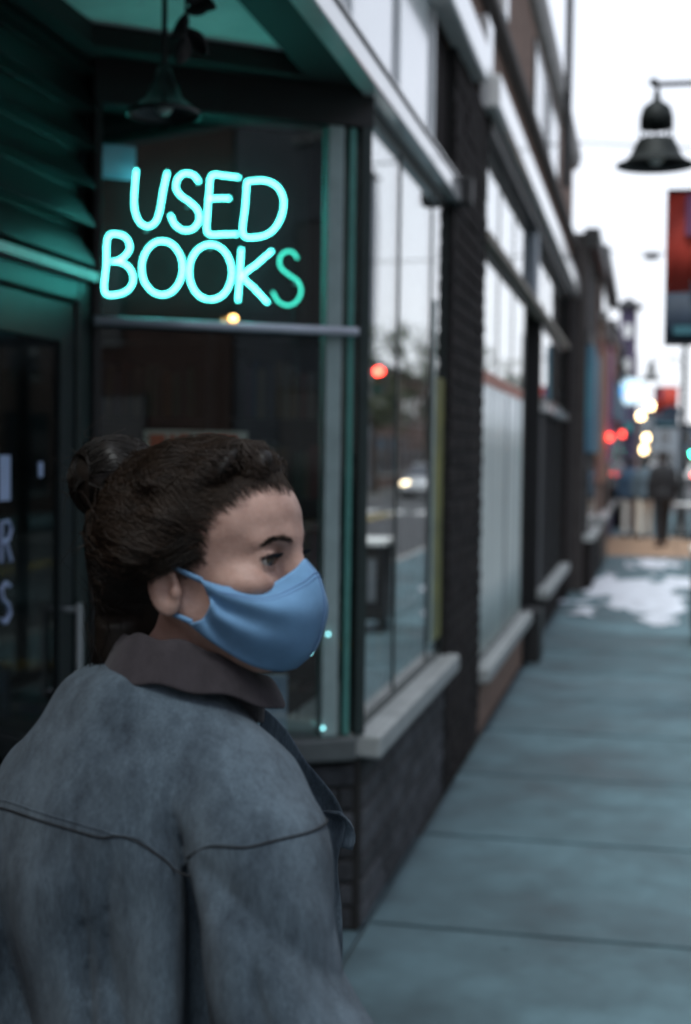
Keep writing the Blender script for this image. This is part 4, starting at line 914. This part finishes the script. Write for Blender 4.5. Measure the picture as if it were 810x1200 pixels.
def body_sdf(x, y, z):
    d = head_sdf(*to_head(x,y,z))
    d = smin(d, cap(x,y,z,(HX-.026,HY+.014,1.50),(NB[0],NB[1],1.37),.05,.054), .03)
    b, c = to_body(x,y)
    d = smin(d, ell(b,c,z,(0,0,1.24),(.12,.06,.14)), .05)
    return d
BA = math.radians(37)                             # the trunk faces away and to the right
def to_body(x, y): return x*math.cos(BA)-y*math.sin(BA), x*math.sin(BA)+y*math.cos(BA)
def from_body(b, c): return b*math.cos(BA)+c*math.sin(BA), -b*math.sin(BA)+c*math.cos(BA)
M_SKIN = M('skin', (.32,.18,.14), .55, .12, 30, .4, 300, col2=(.48,.31,.255), detail=9, sss=.12, spec=.4, bdist=.001)
P, F_ = sdf_mesh(body_sdf, (-.22,-.24,1.13), (.24,.16,1.72), .0026, 2)
mesh_np('body', P, F_, M_SKIN, woman)
# --- eyes
M_EYEW = M('eye_white',(.42,.38,.36),.15,.05,20,coat=.6); M_IRIS = M('iris',(.05,.03,.018),.15,.3,60,coat=.8)
for s in (1,-1):
    gz = np.array([.93, .28, -.02]); gz /= np.linalg.norm(gz)          # looks a little more towards the camera
    c = np.array([EYE[0], s*EYE[1], EYE[2]]); b = MB(); b.ball(c, .0128, 20, 14)
    ey = mesh_np('eye', from_head(b.v), b.f if False else b.f, M_EYEW, woman) if False else None
    me = bpy.data.meshes.new('eye'); me.from_pydata(from_head(b.v).tolist(), [], b.f); me.materials.append(M_EYEW); me.polygons.foreach_set('use_smooth',[True]*len(me.polygons)); ey = link('eye', me, woman)
    u = np.cross(gz,[0,0,1]); u /= np.linalg.norm(u); v = np.cross(u,gz); vs = []
    for rr_, off in ((.0001,.01345),(.0035,.0131),(.0068,.0112)):
        vs += [c+gz*off+(u*math.cos(2*PI*k/18)+v*math.sin(2*PI*k/18))*rr_ for k in range(18)]
    b2 = MB().add(vs, [(i*18+k, i*18+(k+1)%18, (i+1)*18+(k+1)%18, (i+1)*18+k) for i in range(2) for k in range(18)])
    me = bpy.data.meshes.new('iris'); me.from_pydata(from_head(b2.v).tolist(), [], b2.f); me.materials.append(M_IRIS); link('iris', me, ey)
# --- strands helper
def strands(name, paths, r0, r1, mat, parent, label=None, n=3):
    """paths: array (N, m, 3); tapered tubes"""
    P = np.asarray(paths, float); N, m, _ = P.shape
    T = np.gradient(P, axis=1); T /= np.maximum(np.linalg.norm(T, axis=2, keepdims=True), 1e-9)
    ref = np.array([.31,.52,.79]); U_ = np.cross(T, ref); U_ /= np.maximum(np.linalg.norm(U_,axis=2,keepdims=True),1e-9); W_ = np.cross(T, U_)
    tt = np.linspace(0, 1, m); rad = ((1-tt)**.7*np.clip(.12+tt*2.4, 0, 1))[None,:,None]*(r0-r1)+r1*np.clip(.3+tt*3,0,1)[None,:,None]
    V = np.stack([P+rad*(U_*math.cos(2*PI*k/n)+W_*math.sin(2*PI*k/n)) for k in range(n)], 2).reshape(-1,3)
    i = np.arange(N)[:,None,None]; j = np.arange(m-1)[None,:,None]; k = np.arange(n)[None,None,:]
    a = (i*m+j)*n+k; b = (i*m+j)*n+(k+1)%n; F4 = np.stack([a, b, b+n, a+n], -1).reshape(-1,4)
    return mesh_np(name, V, F4, mat, parent, True, label)
def hair_mat(name, c):
    m = M(name, c, .5, .35, 40, spec=.25, stretch=(1,1,1)); return m
M_HAIR = hair_mat('dark_brown_hair', (.0075,.005,.0033)); M_HAIR2 = hair_mat('brown_hair', (.019,.011,.0065))
# --- hair
HBz = [-.20,-.13,-.06,-.045,-.02,.0,.02,.035,.047,.056,.063,.069,.075,.14]; HBf = [-.075,-.065,-.048,-.03,.004,.022,.029,.035,.045,.06,.08,.1,.12,.3]
def hair_d(f, l, z):
    zz = z+.0025*np.sin(l*110+1)+.001*np.sin(l*260)
    sl_ = (np.interp(zz+.004, HBz, HBf)-np.interp(zz-.004, HBz, HBf))/.008
    return (np.interp(zz, HBz, HBf)-f)/np.sqrt(1+sl_*sl_)
def hair_t(f, l, z):
    s = np.clip((hair_d(f,l,z)-.011)/.040, 0, 1); s = s*s*(3-2*s)*.5+s*.5
    back = np.clip((-f-.02)/.06, 0, 1)*np.clip((.08-z)/.05, 0, 1)
    front = np.clip((f+.0)/.05, 0, 1)*np.clip((z-.03)/.03, 0, 1)
    return -.004+(.0145+.010*back+.006*front)*s
def hair_sdf(f, l, z):
    d = smin(skull(f,l,z), cap(f,l,z,(-.05,0,-.03),(-.07,0,-.13),.055,.05), .03)
    wave = .0028*np.sin(f*85+l*60+z*70)+.0024*np.sin(z*130-f*80+l*110)*np.clip((f+.05)/.08,.3,1)
    d = smin(d, ell(f,np.abs(l),z,(-.024,.070,.008),(.03,.017,.022))+.004, .02)
    d = d-hair_t(f,l,z)-wave*np.clip((z-.0)/.03,.3,1)
    return d
BUN = np.array([-.112, 0.0, .082])
def bun_sdf(f, l, z):
    d = ell(f,l,z,BUN,(.047,.052,.045)); return d-.003*np.sin(f*110+z*80)*np.cos(l*90)
P, F_ = sdf_mesh(hair_sdf, (-.17,-.11,-.13), (.13,.11,.16), .0034, 1)
hair = mesh_np('hair', from_head(P), F_, M_HAIR, woman, label='dark brown hair swept back into a bun')
P, F_ = sdf_mesh(bun_sdf, (-.18,-.07,.02), (-.04,.07,.14), .0035, 1)
mesh_np('bun', from_head(P), F_, M_HAIR, hair)
# strands over the head: walk from the hairline / scalp towards the bun along the surface
def union_sdf(f, l, z): return np.minimum(hair_sdf(f,l,z), skull(f,l,z)-.0005)
def t0w(S): return (S@np.array([[35.],[60.],[45.]]))
def walk(S, target, m, lift, jit, seed, k_up=.0):
    r_ = np.random.default_rng(seed); N = len(S); path = [S.copy()]; cen = np.array([-.012,0,.02])
    lock = np.floor((S@np.array([[90.],[140.],[110.]]))*.55); lr = np.random.default_rng(seed+50).uniform(0,1,400); li = lock.astype(int)%400
    ph = 6.28*lr[li]+r_.uniform(-.35,.35,(N,1))+t0w(S); am = (.35+1.1*lr[(li*7+3)%400])*r_.uniform(.75,1.2,(N,1))
    for j in range(1, m):
        t = j/(m-1); q = S*(1-t)+target*t
        d = q-cen; ln = np.linalg.norm(d,axis=1,keepdims=True); q = cen+d/np.maximum(ln,1e-6)*np.maximum(ln, .085)
        for _ in range(3): q = proj_sdf(union_sdf, q, .001, .03)
        g = grad(union_sdf, q, .002); g /= np.maximum(np.linalg.norm(g,axis=1,keepdims=True),1e-6)
        side = np.cross(g, target-S); side /= np.maximum(np.linalg.norm(side,axis=1,keepdims=True),1e-6)
        q = q+g*(lift*(.12+.88*math.sin(PI*t)**.8)*am)+side*(jit*math.sin(PI*t)*np.sin(ph+t*9))
        path.append(q)
    return np.stack(path, 1)
def scalp(N, seed, cond):
    r_ = np.random.default_rng(seed); out = []
    while sum(len(o) for o in out) < N:
        v = r_.normal(size=(4000,3)); v /= np.linalg.norm(v,axis=1,keepdims=True); p = np.array([-.012,0,.02])+v*.1
        for _ in range(4): p = proj_sdf(union_sdf, p, .001, .05)
        out.append(p[cond(p)])
    return np.concatenate(out)[:N]
def behind(p): return (hair_d(*p.T) > .001) & (p[:,2] > -.12)
S1 = scalp(2600, 1, behind); T1 = BUN+rng.normal(size=(len(S1),3))*np.array([.012,.025,.02])+np.array([.015,0,-.005])
strands('strand', from_head(walk(S1, T1, 12, .003, .005, 2).reshape(-1,3)).reshape(len(S1),12,3), .00055, .0003, M_HAIR, hair)['kind'] = 'stuff'
S2 = scalp(3000, 5, lambda p: (hair_d(*p.T) > .013-.022*rng.uniform(0,1,len(p))**.7) & (hair_d(*p.T) < .020) & (p[:,2] > -.01))
T2 = BUN+rng.normal(size=(len(S2),3))*np.array([.01,.03,.02])
strands('front_strand', from_head(walk(S2, T2, 14, .006, .012, 6).reshape(-1,3)).reshape(len(S2),14,3), .0006, .0003, M_HAIR2, hair)['kind'] = 'stuff'
# loose wavy locks over the front and crown
S4 = scalp(1500, 25, lambda p: (hair_d(*p.T) > .002) & (hair_d(*p.T) < .05) & (p[:,2] > .02)); T4 = BUN+rng.normal(size=(len(S4),3))*np.array([.012,.035,.022])
strands('loose_strand', from_head(walk(S4, T4, 18, .008, .012, 27).reshape(-1,3)).reshape(len(S4),18,3), .0005, .00025, M_HAIR2, hair)['kind'] = 'stuff'
SB = scalp(520, 15, lambda p: (hair_d(*p.T) > -.011*rng.uniform(0,1,len(p))) & (hair_d(*p.T) < .006) & (p[:,2] > -.02)); TB = SB+(BUN-SB)*rng.uniform(.12,.3,(len(SB),1))+rng.normal(size=SB.shape)*.006
strands('baby_hair', from_head(walk(SB, TB, 7, .002, .002, 16).reshape(-1,3)).reshape(len(SB),7,3), .00028, .00012, M_HAIR2, hair)['kind'] = 'stuff'
# bun coils
N = 900; a0 = rng.uniform(0,2*PI,N); el0 = rng.uniform(-1.2,1.2,N); ln_ = rng.uniform(1.0,3.0,N); pth = []
for j in range(14):
    t = j/13; a = a0+ln_*t; e = el0+.35*np.sin(3*a+el0*4); rr_ = 1.02+.05*rng.uniform(size=N)*math.sin(PI*t)
    q = np.stack([BUN[0]+.047*rr_*np.cos(a)*np.cos(e), BUN[1]+.052*rr_*np.sin(e), BUN[2]+.045*rr_*np.sin(a)*np.cos(e)],1); pth.append(q)
strands('bun_strand', from_head(np.stack(pth,1).reshape(-1,3)).reshape(N,14,3), .00055, .0003, M_HAIR, hair)['kind'] = 'stuff'
# flyaways: over the crown, at the bun, at the nape and temple
S3 = scalp(260, 9, lambda p: (hair_d(*p.T) > .03) & (p[:,2] > -.1)); g3 = grad(hair_sdf, S3, .002); g3 /= np.linalg.norm(g3,axis=1,keepdims=True)
S3b = np.concatenate([S3, BUN+.045*(lambda v: v/np.linalg.norm(v,axis=1,keepdims=True))(rng.normal(size=(110,3)))]); g3b = np.concatenate([g3, (S3b[260:]-BUN)/.045])
d3 = rng.normal(size=S3b.shape)*.9+np.array([-.7,0,.1]); ln3 = rng.uniform(.012,.036,(len(S3b),1)); pth = []
for j in range(8):
    t = j/7; pth.append(S3b+d3*ln3*t*.5+g3b*(ln3*(.45*t-.28*t*t))+np.cross(d3,g3b)*ln3*.25*math.sin(t*5))
strands('flyaway_strand', from_head(np.stack(pth,1).reshape(-1,3)).reshape(-1,8,3), .00032, .00018, M_HAIR2, hair)['kind'] = 'stuff'
# loose waves at the nape
N = 120; st0 = np.stack([rng.uniform(-.115,-.07,N), rng.uniform(-.05,.07,N), rng.uniform(-.08,-.02,N)],1); pth = []
ph = rng.uniform(0,6.28,N)
for j in range(12):
    t = j/11; pth.append(st0+np.stack([-.006*t+.006*np.sin(ph+t*7), .004*np.cos(ph+t*6), -.075*t*rng.uniform(.9,1.0,N)],1))
strands('nape_strand', from_head(np.stack(pth,1).reshape(-1,3)).reshape(N,12,3), .0005, .00025, M_HAIR, hair)['kind'] = 'stuff'
# wisps across the top of the ear and down the temple
N = 130; a0 = np.stack([rng.uniform(-.005,.03,N), rng.uniform(.070,.078,N), rng.uniform(.0,.03,N)],1); pth = []; cv = rng.uniform(-.012,.01,N); ph = rng.uniform(0,6,N)
for j in range(9):
    t = j/8; q_ = a0+np.stack([-.055*t*rng.uniform(.95,1.05,N), .016*np.sin(PI*t*.7)*np.ones(N), -.028*t+cv*t*t+.002*np.sin(ph+6*t)],1)
    pth.append(q_)
strands('temple_wisp', from_head(np.stack(pth,1).reshape(-1,3)).reshape(N,9,3), .0004, .0002, M_HAIR, hair)['kind'] = 'stuff'
# eyebrows and lashes
for s in (1,-1):
    N = 170; t = np.sort(rng.uniform(0,1,N)); bl = .012+.040*t; base_ = np.stack([.1*np.ones(N), s*bl, .0135+.006*np.sin(t*2.3)-.004*t*t+rng.normal(size=N)*.0024*(1-.6*t)],1)
    for _ in range(5): base_ = proj_sdf(head_sdf, base_, .001, .02)
    dirn = np.stack([-.35*t-.1, s*(.6+.4*t), .45-.7*t],1); g = grad(head_sdf, base_, .001); g /= np.linalg.norm(g,axis=1,keepdims=True)
    pth = [base_+dirn*.009*q+g*(.0012*q*(1.6-q)) for q in (0,.33,.66,1)]
    strands('eyebrow', from_head(np.stack(pth,1).reshape(-1,3)).reshape(N,4,3), .0003, .00014, M_HAIR2, woman, 'dark eyebrow')
    N = 220; t = rng.uniform(-1,1,N); pth = []
    b0 = np.stack([EYE[0]+.0135*np.sqrt(np.maximum(.05,1-(t*.9)**2)), s*(EYE[1]+.012*t), EYE[2]+.0025*(1-t*t)-.0012],1); o0 = b0-np.array([EYE[0],s*EYE[1],EYE[2]]); o0 /= np.linalg.norm(o0,axis=1,keepdims=True)
    for q in (0,.33,.66,1): pth.append(b0+o0*.0068*q+np.array([0,0,1])*.0036*q*q+np.stack([0*t, s*.002*t*q, 0*t],1))
    strands('eyelash', from_head(np.stack(pth,1).reshape(-1,3)).reshape(N,4,3), .00045, .0002, M_BLACK, woman)
# --- face mask
MK = np.array([
 [(.1035,0,-.004),(.1170,0,-.022),(.1225,0,-.045),(.1195,0,-.068),(.108,0,-.094),(.088,0,-.1125)],
 [(.0975,.018,-.015),(.111,.022,-.031),(.1145,.026,-.050),(.1105,.027,-.071),(.098,.025,-.095),(.080,.021,-.1125)],
 [(.0805,.0465,-.0285),(.0895,.0515,-.041),(.0905,.0535,-.055),(.0855,.0525,-.071),(.073,.0485,-.088),(.058,.042,-.103)],
 [(.052,.0675,-.0255),(.0525,.069,-.036),(.0505,.0695,-.047),(.0465,.0685,-.058),(.040,.0655,-.069),(.031,.0595,-.082)],
 [(.026,.0745,-.0185),(.034,.0735,-.030),(.0365,.073,-.039),(.033,.072,-.049),(.024,.0705,-.058),(.010,.069,-.062)]])
def cm1(P, t):
    n = len(P)-1; x = t*n; i = min(int(x), n-1); u = x-i
    p0 = P[i-1] if i else 2*P[0]-P[1]; p1 = P[i]; p2 = P[i+1]; p3 = P[i+2] if i+2 <= n else 2*P[n]-P[n-1]
    return .5*(2*p1+(p2-p0)*u+(2*p0-5*p1+4*p2-p3)*u*u+(3*p1-p0-3*p2+p3)*u**3)
def mask_pt(u, v):                                # u -1..1 (left..right), v 0..1
    s = 1 if u >= 0 else -1; colm = np.stack([cm1(MK[i], v) for i in range(5)]); p = cm1(np.concatenate([colm[1:2]*np.array([1,-1,1]), colm])[1:], abs(u)) if False else None
    full = np.concatenate([colm[1:][::-1]*np.array([1,-1,1]), colm]); q = cm1(full, (u+1)/2)
    # soft cloth wrinkles towards the ear and across the cheek
    q = q+np.array([.0022,0.0028*s,.0008])*math.sin(v*15+abs(u)*7)*min(1,abs(u)*1.3)+np.array([.0026,.0012*s,0])*math.sin(v*9+abs(u)*9+u)*(1-abs(u))*abs(u)*2
    return q
NU, NV = 72, 26; vs = [mask_pt(-1+2*i/NU, j/NV) for i in range(NU+1) for j in range(NV+1)]
fs = [(i*(NV+1)+j, i*(NV+1)+j+1, (i+1)*(NV+1)+j+1, (i+1)*(NV+1)+j) for i in range(NU) for j in range(NV)]
M_MASK = M('blue_mask_cloth',(.125,.25,.41),.85,.14,25,.5,900,sheen=.08,spec=.25,bdist=.0008)
mk = mesh_np('face_mask', from_head(vs), fs, M_MASK, woman, label='blue cloth face mask')
sm_ = mk.modifiers.new('t','SOLIDIFY'); sm_.thickness = .0022; sm_.offset = 0
def head_tube(name, pts, r, mat, parent, n=6):
    b = MB().tube([tuple(p) for p in from_head(pts)], r, n); return b.build(name, mat, parent, smooth=True)
M_SEAM = M('mask_seam',(.1,.19,.34),.85,.1,25)
head_tube('seam', [mask_pt(-1+2*i/60, .15)+np.array([.0012,0,.0003]) for i in range(3,58)], .0009, M_SEAM, mk)
head_tube('seam', [mask_pt(-1+2*i/60, .19)+np.array([.0012,0,.0003]) for i in range(3,58)], .0007, M_SEAM, mk)
head_tube('seam', [mask_pt(.0, .0+j/30)+np.array([.0016,0,0]) for j in range(31)], .0009, M_SEAM, mk)
for s in (1,-1):
    A_ = np.array([1,s,1])
    for pts in ([(.03,.0745,-.0195),(.016,.076,-.0135),(.003,.0755,-.008),(-.01,.073,-.004),(-.025,.07,-.004)],[(.014,.0695,-.0605),(.004,.0715,-.056),(-.006,.072,-.052),(-.016,.071,-.047),(-.028,.07,-.04)]):
        q = [np.array(p)*A_ for p in pts]; q = [np.array(v) for v in catmull([tuple(v) for v in q], 4)]
        vs = []
        for i, p in enumerate(q):
            wd = .0034*(1-.5*i/len(q)); vs += [p+np.array([0,0,wd]), p+np.array([0,.0008*s,0]), p-np.array([0,0,wd])]
        st = mesh_np('ear_loop', from_head(vs), [(i*3+k,(i+1)*3+k,(i+1)*3+k+1,i*3+k+1) for i in range(len(q)-1) for k in range(2)], M_MASK, mk)
        m2 = st.modifiers.new('t','SOLIDIFY'); m2.thickness = .0016
# --- jacket
SHZ = 1.308
def folds(x, y, b, c, z):
    low = np.clip((1.31-z)/.10, 0, 1)
    p1 = x*8.2+.30*np.sin(z*6+x*5)+.22*np.sin(y*9)+.1*np.sin(z*17)
    f1 = 1-2*np.abs(np.sin(PI*p1))**.8                    # pinched valleys, round ridges
    f2 = np.sin(2*PI*(x*3.6-z*1.5+.3*np.sin(z*9)))
    p3 = z*5.5+b*5+.4*np.sin(c*11+z*6); f3 = 1-2*np.abs(np.sin(PI*p3))**.8
    arm = np.clip((np.abs(b)-.12)/.05,0,1)
    d = .0105*low*f1*(1-.6*arm)-.0100*low*f2+.006*f3*arm
    return d+.0016*np.sin(x*60+z*33)*np.sin(z*41+y*50)
def sleeve(b, c, z, s):
    bb = b*s
    d = cap(bb,c,z,(.11,-.012,SHZ+.008),(.158,-.02,SHZ-.035),.060,.070)
    d = smin(d, cap(bb,c,z,(.158,-.02,SHZ-.035),(.232,-.035,1.07),.072,.082), .02)
    return smin(d, cap(bb,c,z,(.232,-.035,1.07),(.16,.13,.93),.077,.060), .02)
def trunk(b, c, z):
    zs = [.78,.95,1.15,1.27,1.36,1.43,1.47]
    wv = np.interp(z,zs,[.195,.185,.172,.165,.138,.085,.06]); dv = np.interp(z,zs,[.155,.145,.14,.132,.11,.08,.055])
    d = (np.sqrt((b/wv)**2+((c+.005)/dv)**2)-1)*np.minimum(wv,dv)*.9
    d = smax(d, .80-z, .015); return smax(d, z-1.455, .02)
def jacket_sdf(x, y, z):
    b, c = to_body(x,y); z = z-.13*np.clip(b+.02,-.2,.2)*np.clip((z-.95)/.3,0,1)
    d = trunk(b,c,z)
    for s in (-1,1): d = smin(d, cap(b*s,c,z,(.03,-.02,1.395),(.12,-.012,SHZ+.008),.056,.060), .05)
    d = smin(d, ell(b,c,z,(-.02,-.07,1.27),(.13,.07,.12)), .05)   # fullness across the shoulder blades
    d = d+folds(x,y,b,c,z)
    for s in (-1,1): d = smin(d, sleeve(b,c,z,s)+folds(x+.03,y,b,c,z)*.8, .012+.03*np.clip((z-1.28)/.1,0,1))
    # deep crease between back and sleeve
    # deep crease between back and sleeve, then softer drag folds
    def slit(d, zs, xs, ws, dep, k):
        x0 = np.interp(z, zs[::-1], xs[::-1]); w_ = np.interp(z, zs[::-1], ws[::-1]); dp = np.interp(z, zs[::-1], dep[::-1])
        return smax(d, -np.maximum(np.abs(x-x0)-w_, y-dp), k)
    d = slit(d, [1.36,1.30,1.22,1.1,.95,.78], [.036,.052,.066,.070,.074,.08], [-.02,-.002,.008,.012,.014,.014], [-.17,-.14,-.115,-.095,-.09,-.09], .024)
    d = slit(d, [1.30,1.22,1.1,.9,.78], [-.045,-.04,-.028,-.012,-.01], [-.02,-.006,.0,.002,.002], [-.17,-.135,-.115,-.105,-.105], .03)
    d = slit(d, [1.31,1.2,1.05,.9,.78], [-.125,-.12,-.105,-.10,-.10], [-.02,-.006,.0,.002,.002], [-.13,-.09,-.07,-.06,-.06], .03)
    d = slit(d, [1.25,1.18,1.08,.95], [.115,.13,.155,.18], [-.02,-.004,-.002,-.004], [-.24,-.195,-.19,-.20], .03)
    d = slit(d, [1.22,1.12,1.0,.9], [.18,.175,.15,.12], [-.02,-.005,-.003,-.004], [-.22,-.18,-.19,-.20], .028)
    return d
P, F_ = sdf_mesh(jacket_sdf, (-.4,-.36,.77), (.42,.38,1.53), .0058, 1)
def jmat():
    m = M('jacket_suede', (.014,.022,.034), .85, .1, 1.0, .7, 420, col2=(.125,.17,.21), stretch=(17,17,6), detail=10, sheen=.08, spec=.2, bdist=.0012); n = m.node_tree.nodes; t = m.node_tree
    # twill grain: stretched fine noise multiplied over the mottling
    for q in n:
        if q.type == 'TEX_NOISE' and q.inputs['Scale'].default_value < 2: q.inputs['Roughness'].default_value = .78
    b = n['Principled BSDF']; src = b.inputs['Base Color'].links[0].from_socket
    tc = n.new('ShaderNodeTexCoord'); mp = n.new('ShaderNodeMapping'); mp.inputs['Scale'].default_value = (700,700,90)
    nz = n.new('ShaderNodeTexNoise'); nz.inputs['Scale'].default_value = 1; nz.inputs['Detail'].default_value = 2
    mr = n.new('ShaderNodeMapRange'); mr.inputs[1].default_value = .3; mr.inputs[2].default_value = .7; mr.inputs[3].default_value = .78; mr.inputs[4].default_value = 1.2
    mx = n.new('ShaderNodeMix'); mx.data_type = 'RGBA'; mx.blend_type = 'MULTIPLY'; mx.inputs[0].default_value = 1
    t.links.new(tc.outputs['Object'], mp.inputs[0]); t.links.new(mp.outputs[0], nz.inputs['Vector']); t.links.new(nz.outputs['Fac'], mr.inputs[0])
    t.links.new(src, mx.inputs[6]); t.links.new(mr.outputs[0], mx.inputs[7]); t.links.new(mx.outputs[2], b.inputs['Base Color']); return m
M_JACK = jmat(); M_JSEAM = M('jacket_seam',(.008,.009,.011),.9,.2,30)
jk = mesh_np('jacket', P, F_, M_JACK, woman, label='grey-brown jacket with yoke seam and drop shoulders')
def on_jacket(pts, lift=.0, it=6):
    q = np.array(pts, float)
    for _ in range(it): q = proj_sdf(jacket_sdf, q, .002, .04)
    g = grad(jacket_sdf, q, .003); g /= np.maximum(np.linalg.norm(g,axis=1,keepdims=True),1e-6); return q+g*lift
def smooth_line(q, n=4):
    for _ in range(n): q[1:-1] = (q[:-2]+2*q[1:-1]+q[2:])/4
    return q
# yoke seam across the back
pts = []
for i in range(70):
    b = -.17+.355*i/69; x_, y_ = from_body(b, -.17); pts.append((x_, y_, 1.336-.013*max(0,(b+.08)/.2)**1.5))
q = smooth_line(on_jacket(pts, .0006)); MB().tube([tuple(p) for p in q], .0010, 6).build('yoke_seam', M_JSEAM, jk, smooth=True)
q = on_jacket([(p[0],p[1],p[2]+.007) for p in pts], .0); MB().tube([tuple(p) for p in q], .0009, 5).build('stitching', M_JACK, jk, smooth=True)
# drop-shoulder seam round each sleeve
for s in (1,-1):
    pts = []
    for i in range(40):
        a = PI*(-.54+1.16*i/39); cb, cz_ = .205, SHZ-.085
        bb = .165+.09*math.cos(a); c_ = -.02+.1*math.sin(a); zz = SHZ+.012+.022*math.cos(a)
        x_, y_ = from_body(s*bb, c_); pts.append((x_, y_, zz))
    q = smooth_line(on_jacket(pts, .0016), 5); MB().tube([tuple(p) for p in q], .0010, 6).build('sleeve_seam', M_JSEAM, jk, smooth=True)
# collar: stand and fall around the neck, brown corduroy
M_COLL = M('collar_corduroy',(.036,.03,.034),.9,.25,40,.6,260,sheen=.08,spec=.2,stretch=(1,1,.3),bdist=.0015)
NC = np.array([.040, -.012])
def collar_pts(a, k):                              # a: angle from the back (body frame), k 0 inner foot .. 1 outer edge
    fr_ = (1-math.cos(a))/2                        # 0 at the back, 1 at the front
    prof = [(.053,-.03),(.054,.008),(.056,.020),(.062,.024),(.070,.014),(.078,-.004),(.084,-.020)]
    x = k*(len(prof)-1); i = min(int(x), len(prof)-2); u = x-i; r_ = prof[i][0]+(prof[i+1][0]-prof[i][0])*u; z = prof[i][1]+(prof[i+1][1]-prof[i][1])*u
    e_ = min(1, max(0, (.74*PI-abs(a))/.55)); e_ = e_*e_*(3-2*e_)
    if x > 3: r_ = .062+(r_-.062)*(.25+.75*e_); z = .024+(z-.024)*(.25+.75*e_)
    r_ *= 1+.16*fr_; z0 = 1.474-.07*fr_**1.3
    b = math.sin(a)*r_*1.06; c = -math.cos(a)*r_+.035*fr_
    x_, y_ = from_body(b, c); return (NC[0]+x_, NC[1]+y_, z0+z*(1-.25*fr_)+.0025*math.sin(a*9+k*4))
NA, NK = 64, 20; vs = [collar_pts(-PI*.74+2*PI*.74*i/NA, k/NK) for i in range(NA+1) for k in range(NK+1)]
fs = [(i*(NK+1)+k, i*(NK+1)+k+1, (i+1)*(NK+1)+k+1, (i+1)*(NK+1)+k) for i in range(NA) for k in range(NK)]
cl = mesh_np('collar', vs, fs, M_COLL, jk, label='dark brown collar'); m2 = cl.modifiers.new('t','SOLIDIFY'); m2.thickness = .0032; m2.offset = 0; m2 = cl.modifiers.new('s','SUBSURF'); m2.levels = 1; m2.render_levels = 1
# chest pocket flap and front placket edge that show past the right sleeve
def patch(name, pts, lift, mat, thick):            # pts grid rows of (b, z, c-guess)
    g = np.array([[(*from_body(b, c), z) for (b, z, c) in row] for row in pts]); n, m = g.shape[:2]
    q = on_jacket(g.reshape(-1,3), lift); q = q.reshape(n,m,3)
    for i in range(n): q[i] += np.array([*from_body(0, 1), 0])*(.010*(i/(n-1))**2)
    o = mesh_np(name, q.reshape(-1,3), [(i*m+k,(i+1)*m+k,(i+1)*m+k+1,i*m+k+1) for i in range(n-1) for k in range(m-1)], mat, jk); md = o.modifiers.new('t','SOLIDIFY'); md.thickness = thick; return o
patch('pocket_flap', [[(.05+.10*k/8, 1.285-.055*i/5-.012*(1-abs(k-4)/4)*(i/5), .2) for k in range(9)] for i in range(6)], .006, M_JACK, .004)
patch('pocket_flap', [[(-.05-.10*k/8, 1.285-.055*i/5-.012*(1-abs(k-4)/4)*(i/5), .2) for k in range(9)] for i in range(6)], .006, M_JACK, .004)
patch('placket', [[(-.02+.04*k/4, 1.40-.58*i/30, .25) for k in range(5)] for i in range(31)], .004, M_JACK, .004)
# open front edge of the jacket with a turned pocket flap, showing past the sleeve
vs = []; rows = 26
for i in range(rows+1):
    z_ = 1.405-.5*i/rows; f_ = min(1, i/7)
    for k in range(8):
        t = k/7*min(1, .15+i/5); b_k = .05+(.048+.012*f_)*t+.006*math.sin(i*.9+2*t); c_k = .115+(.028+.05*f_)*math.sin(t*1.45)+.004*math.sin(i*1.3)
        x_, y_ = from_body(b_k, c_k); vs.append((x_, y_, z_))
fp = mesh_np('front_edge', vs, [(i*8+k,(i+1)*8+k,(i+1)*8+k+1,i*8+k+1) for i in range(rows) for k in range(7)], M_JACK, jk); md = fp.modifiers.new('t','SOLIDIFY'); md.thickness = .004; md = fp.modifiers.new('s','SUBSURF'); md.levels = 1; md.render_levels = 1
vs = []
for i in range(7):
    u = i/6
    for k in range(7):
        t = k/6; x_, y_ = from_body(.088+.028*t, .176+.03*math.sin(u*2.2)*t+.004*k/6); vs.append((x_, y_, 1.288-.034*u-.010*t*u))
fl = mesh_np('turned_flap', vs, [(i*7+k,(i+1)*7+k,(i+1)*7+k+1,i*7+k+1) for i in range(6) for k in range(6)], M_JACK, jk); md = fl.modifiers.new('t','SOLIDIFY'); md.thickness = .004
# --- trousers and shoes
def trou(x, y, z):
    b, c = to_body(x,y); d = ell(b,c,z,(0,0,.90),(.17,.12,.14))
    for s in (-1,1):
        d = smin(d, cap(b,c,z,(s*.088,0,.88),(s*.095,.03+s*.06,.5),.095,.07), .03); d = smin(d, cap(b,c,z,(s*.095,.03+s*.06,.5),(s*.1,s*.12-.02,.1),.07,.064), .02)
    return np.maximum(d, .07-z)+.003*np.sin(z*60+b*30)*np.sin(c*40)
P, F_ = sdf_mesh(trou, (-.32,-.34,.05), (.32,.34,1.06), .013, 1); mesh_np('trousers', P, F_, M('dark_denim',(.03,.035,.05),.85,.2,30,.4,300), woman)
for s in (-1,1):
    b = MB()
    def shoe(bq,cq,z): return np.maximum(smin(cap(bq,cq,z,(0,-.02,.05),(0,.14,.038),.045,.04), cap(bq,cq,z,(0,-.02,.06),(0,-.03,.13),.044,.046), .03), .004-z)
    P, F_ = sdf_mesh(shoe, (-.1,-.12,-.005), (.1,.22,.17), .007, 1)
    bq = P[:,0]+s*.1; cq = P[:,1]+s*.12-.02; X_, Y_ = from_body(bq, cq); mesh_np('shoe', np.stack([X_,Y_,P[:,2]],1), F_, M('boot_leather',(.02,.016,.014),.45,.2,20), woman)
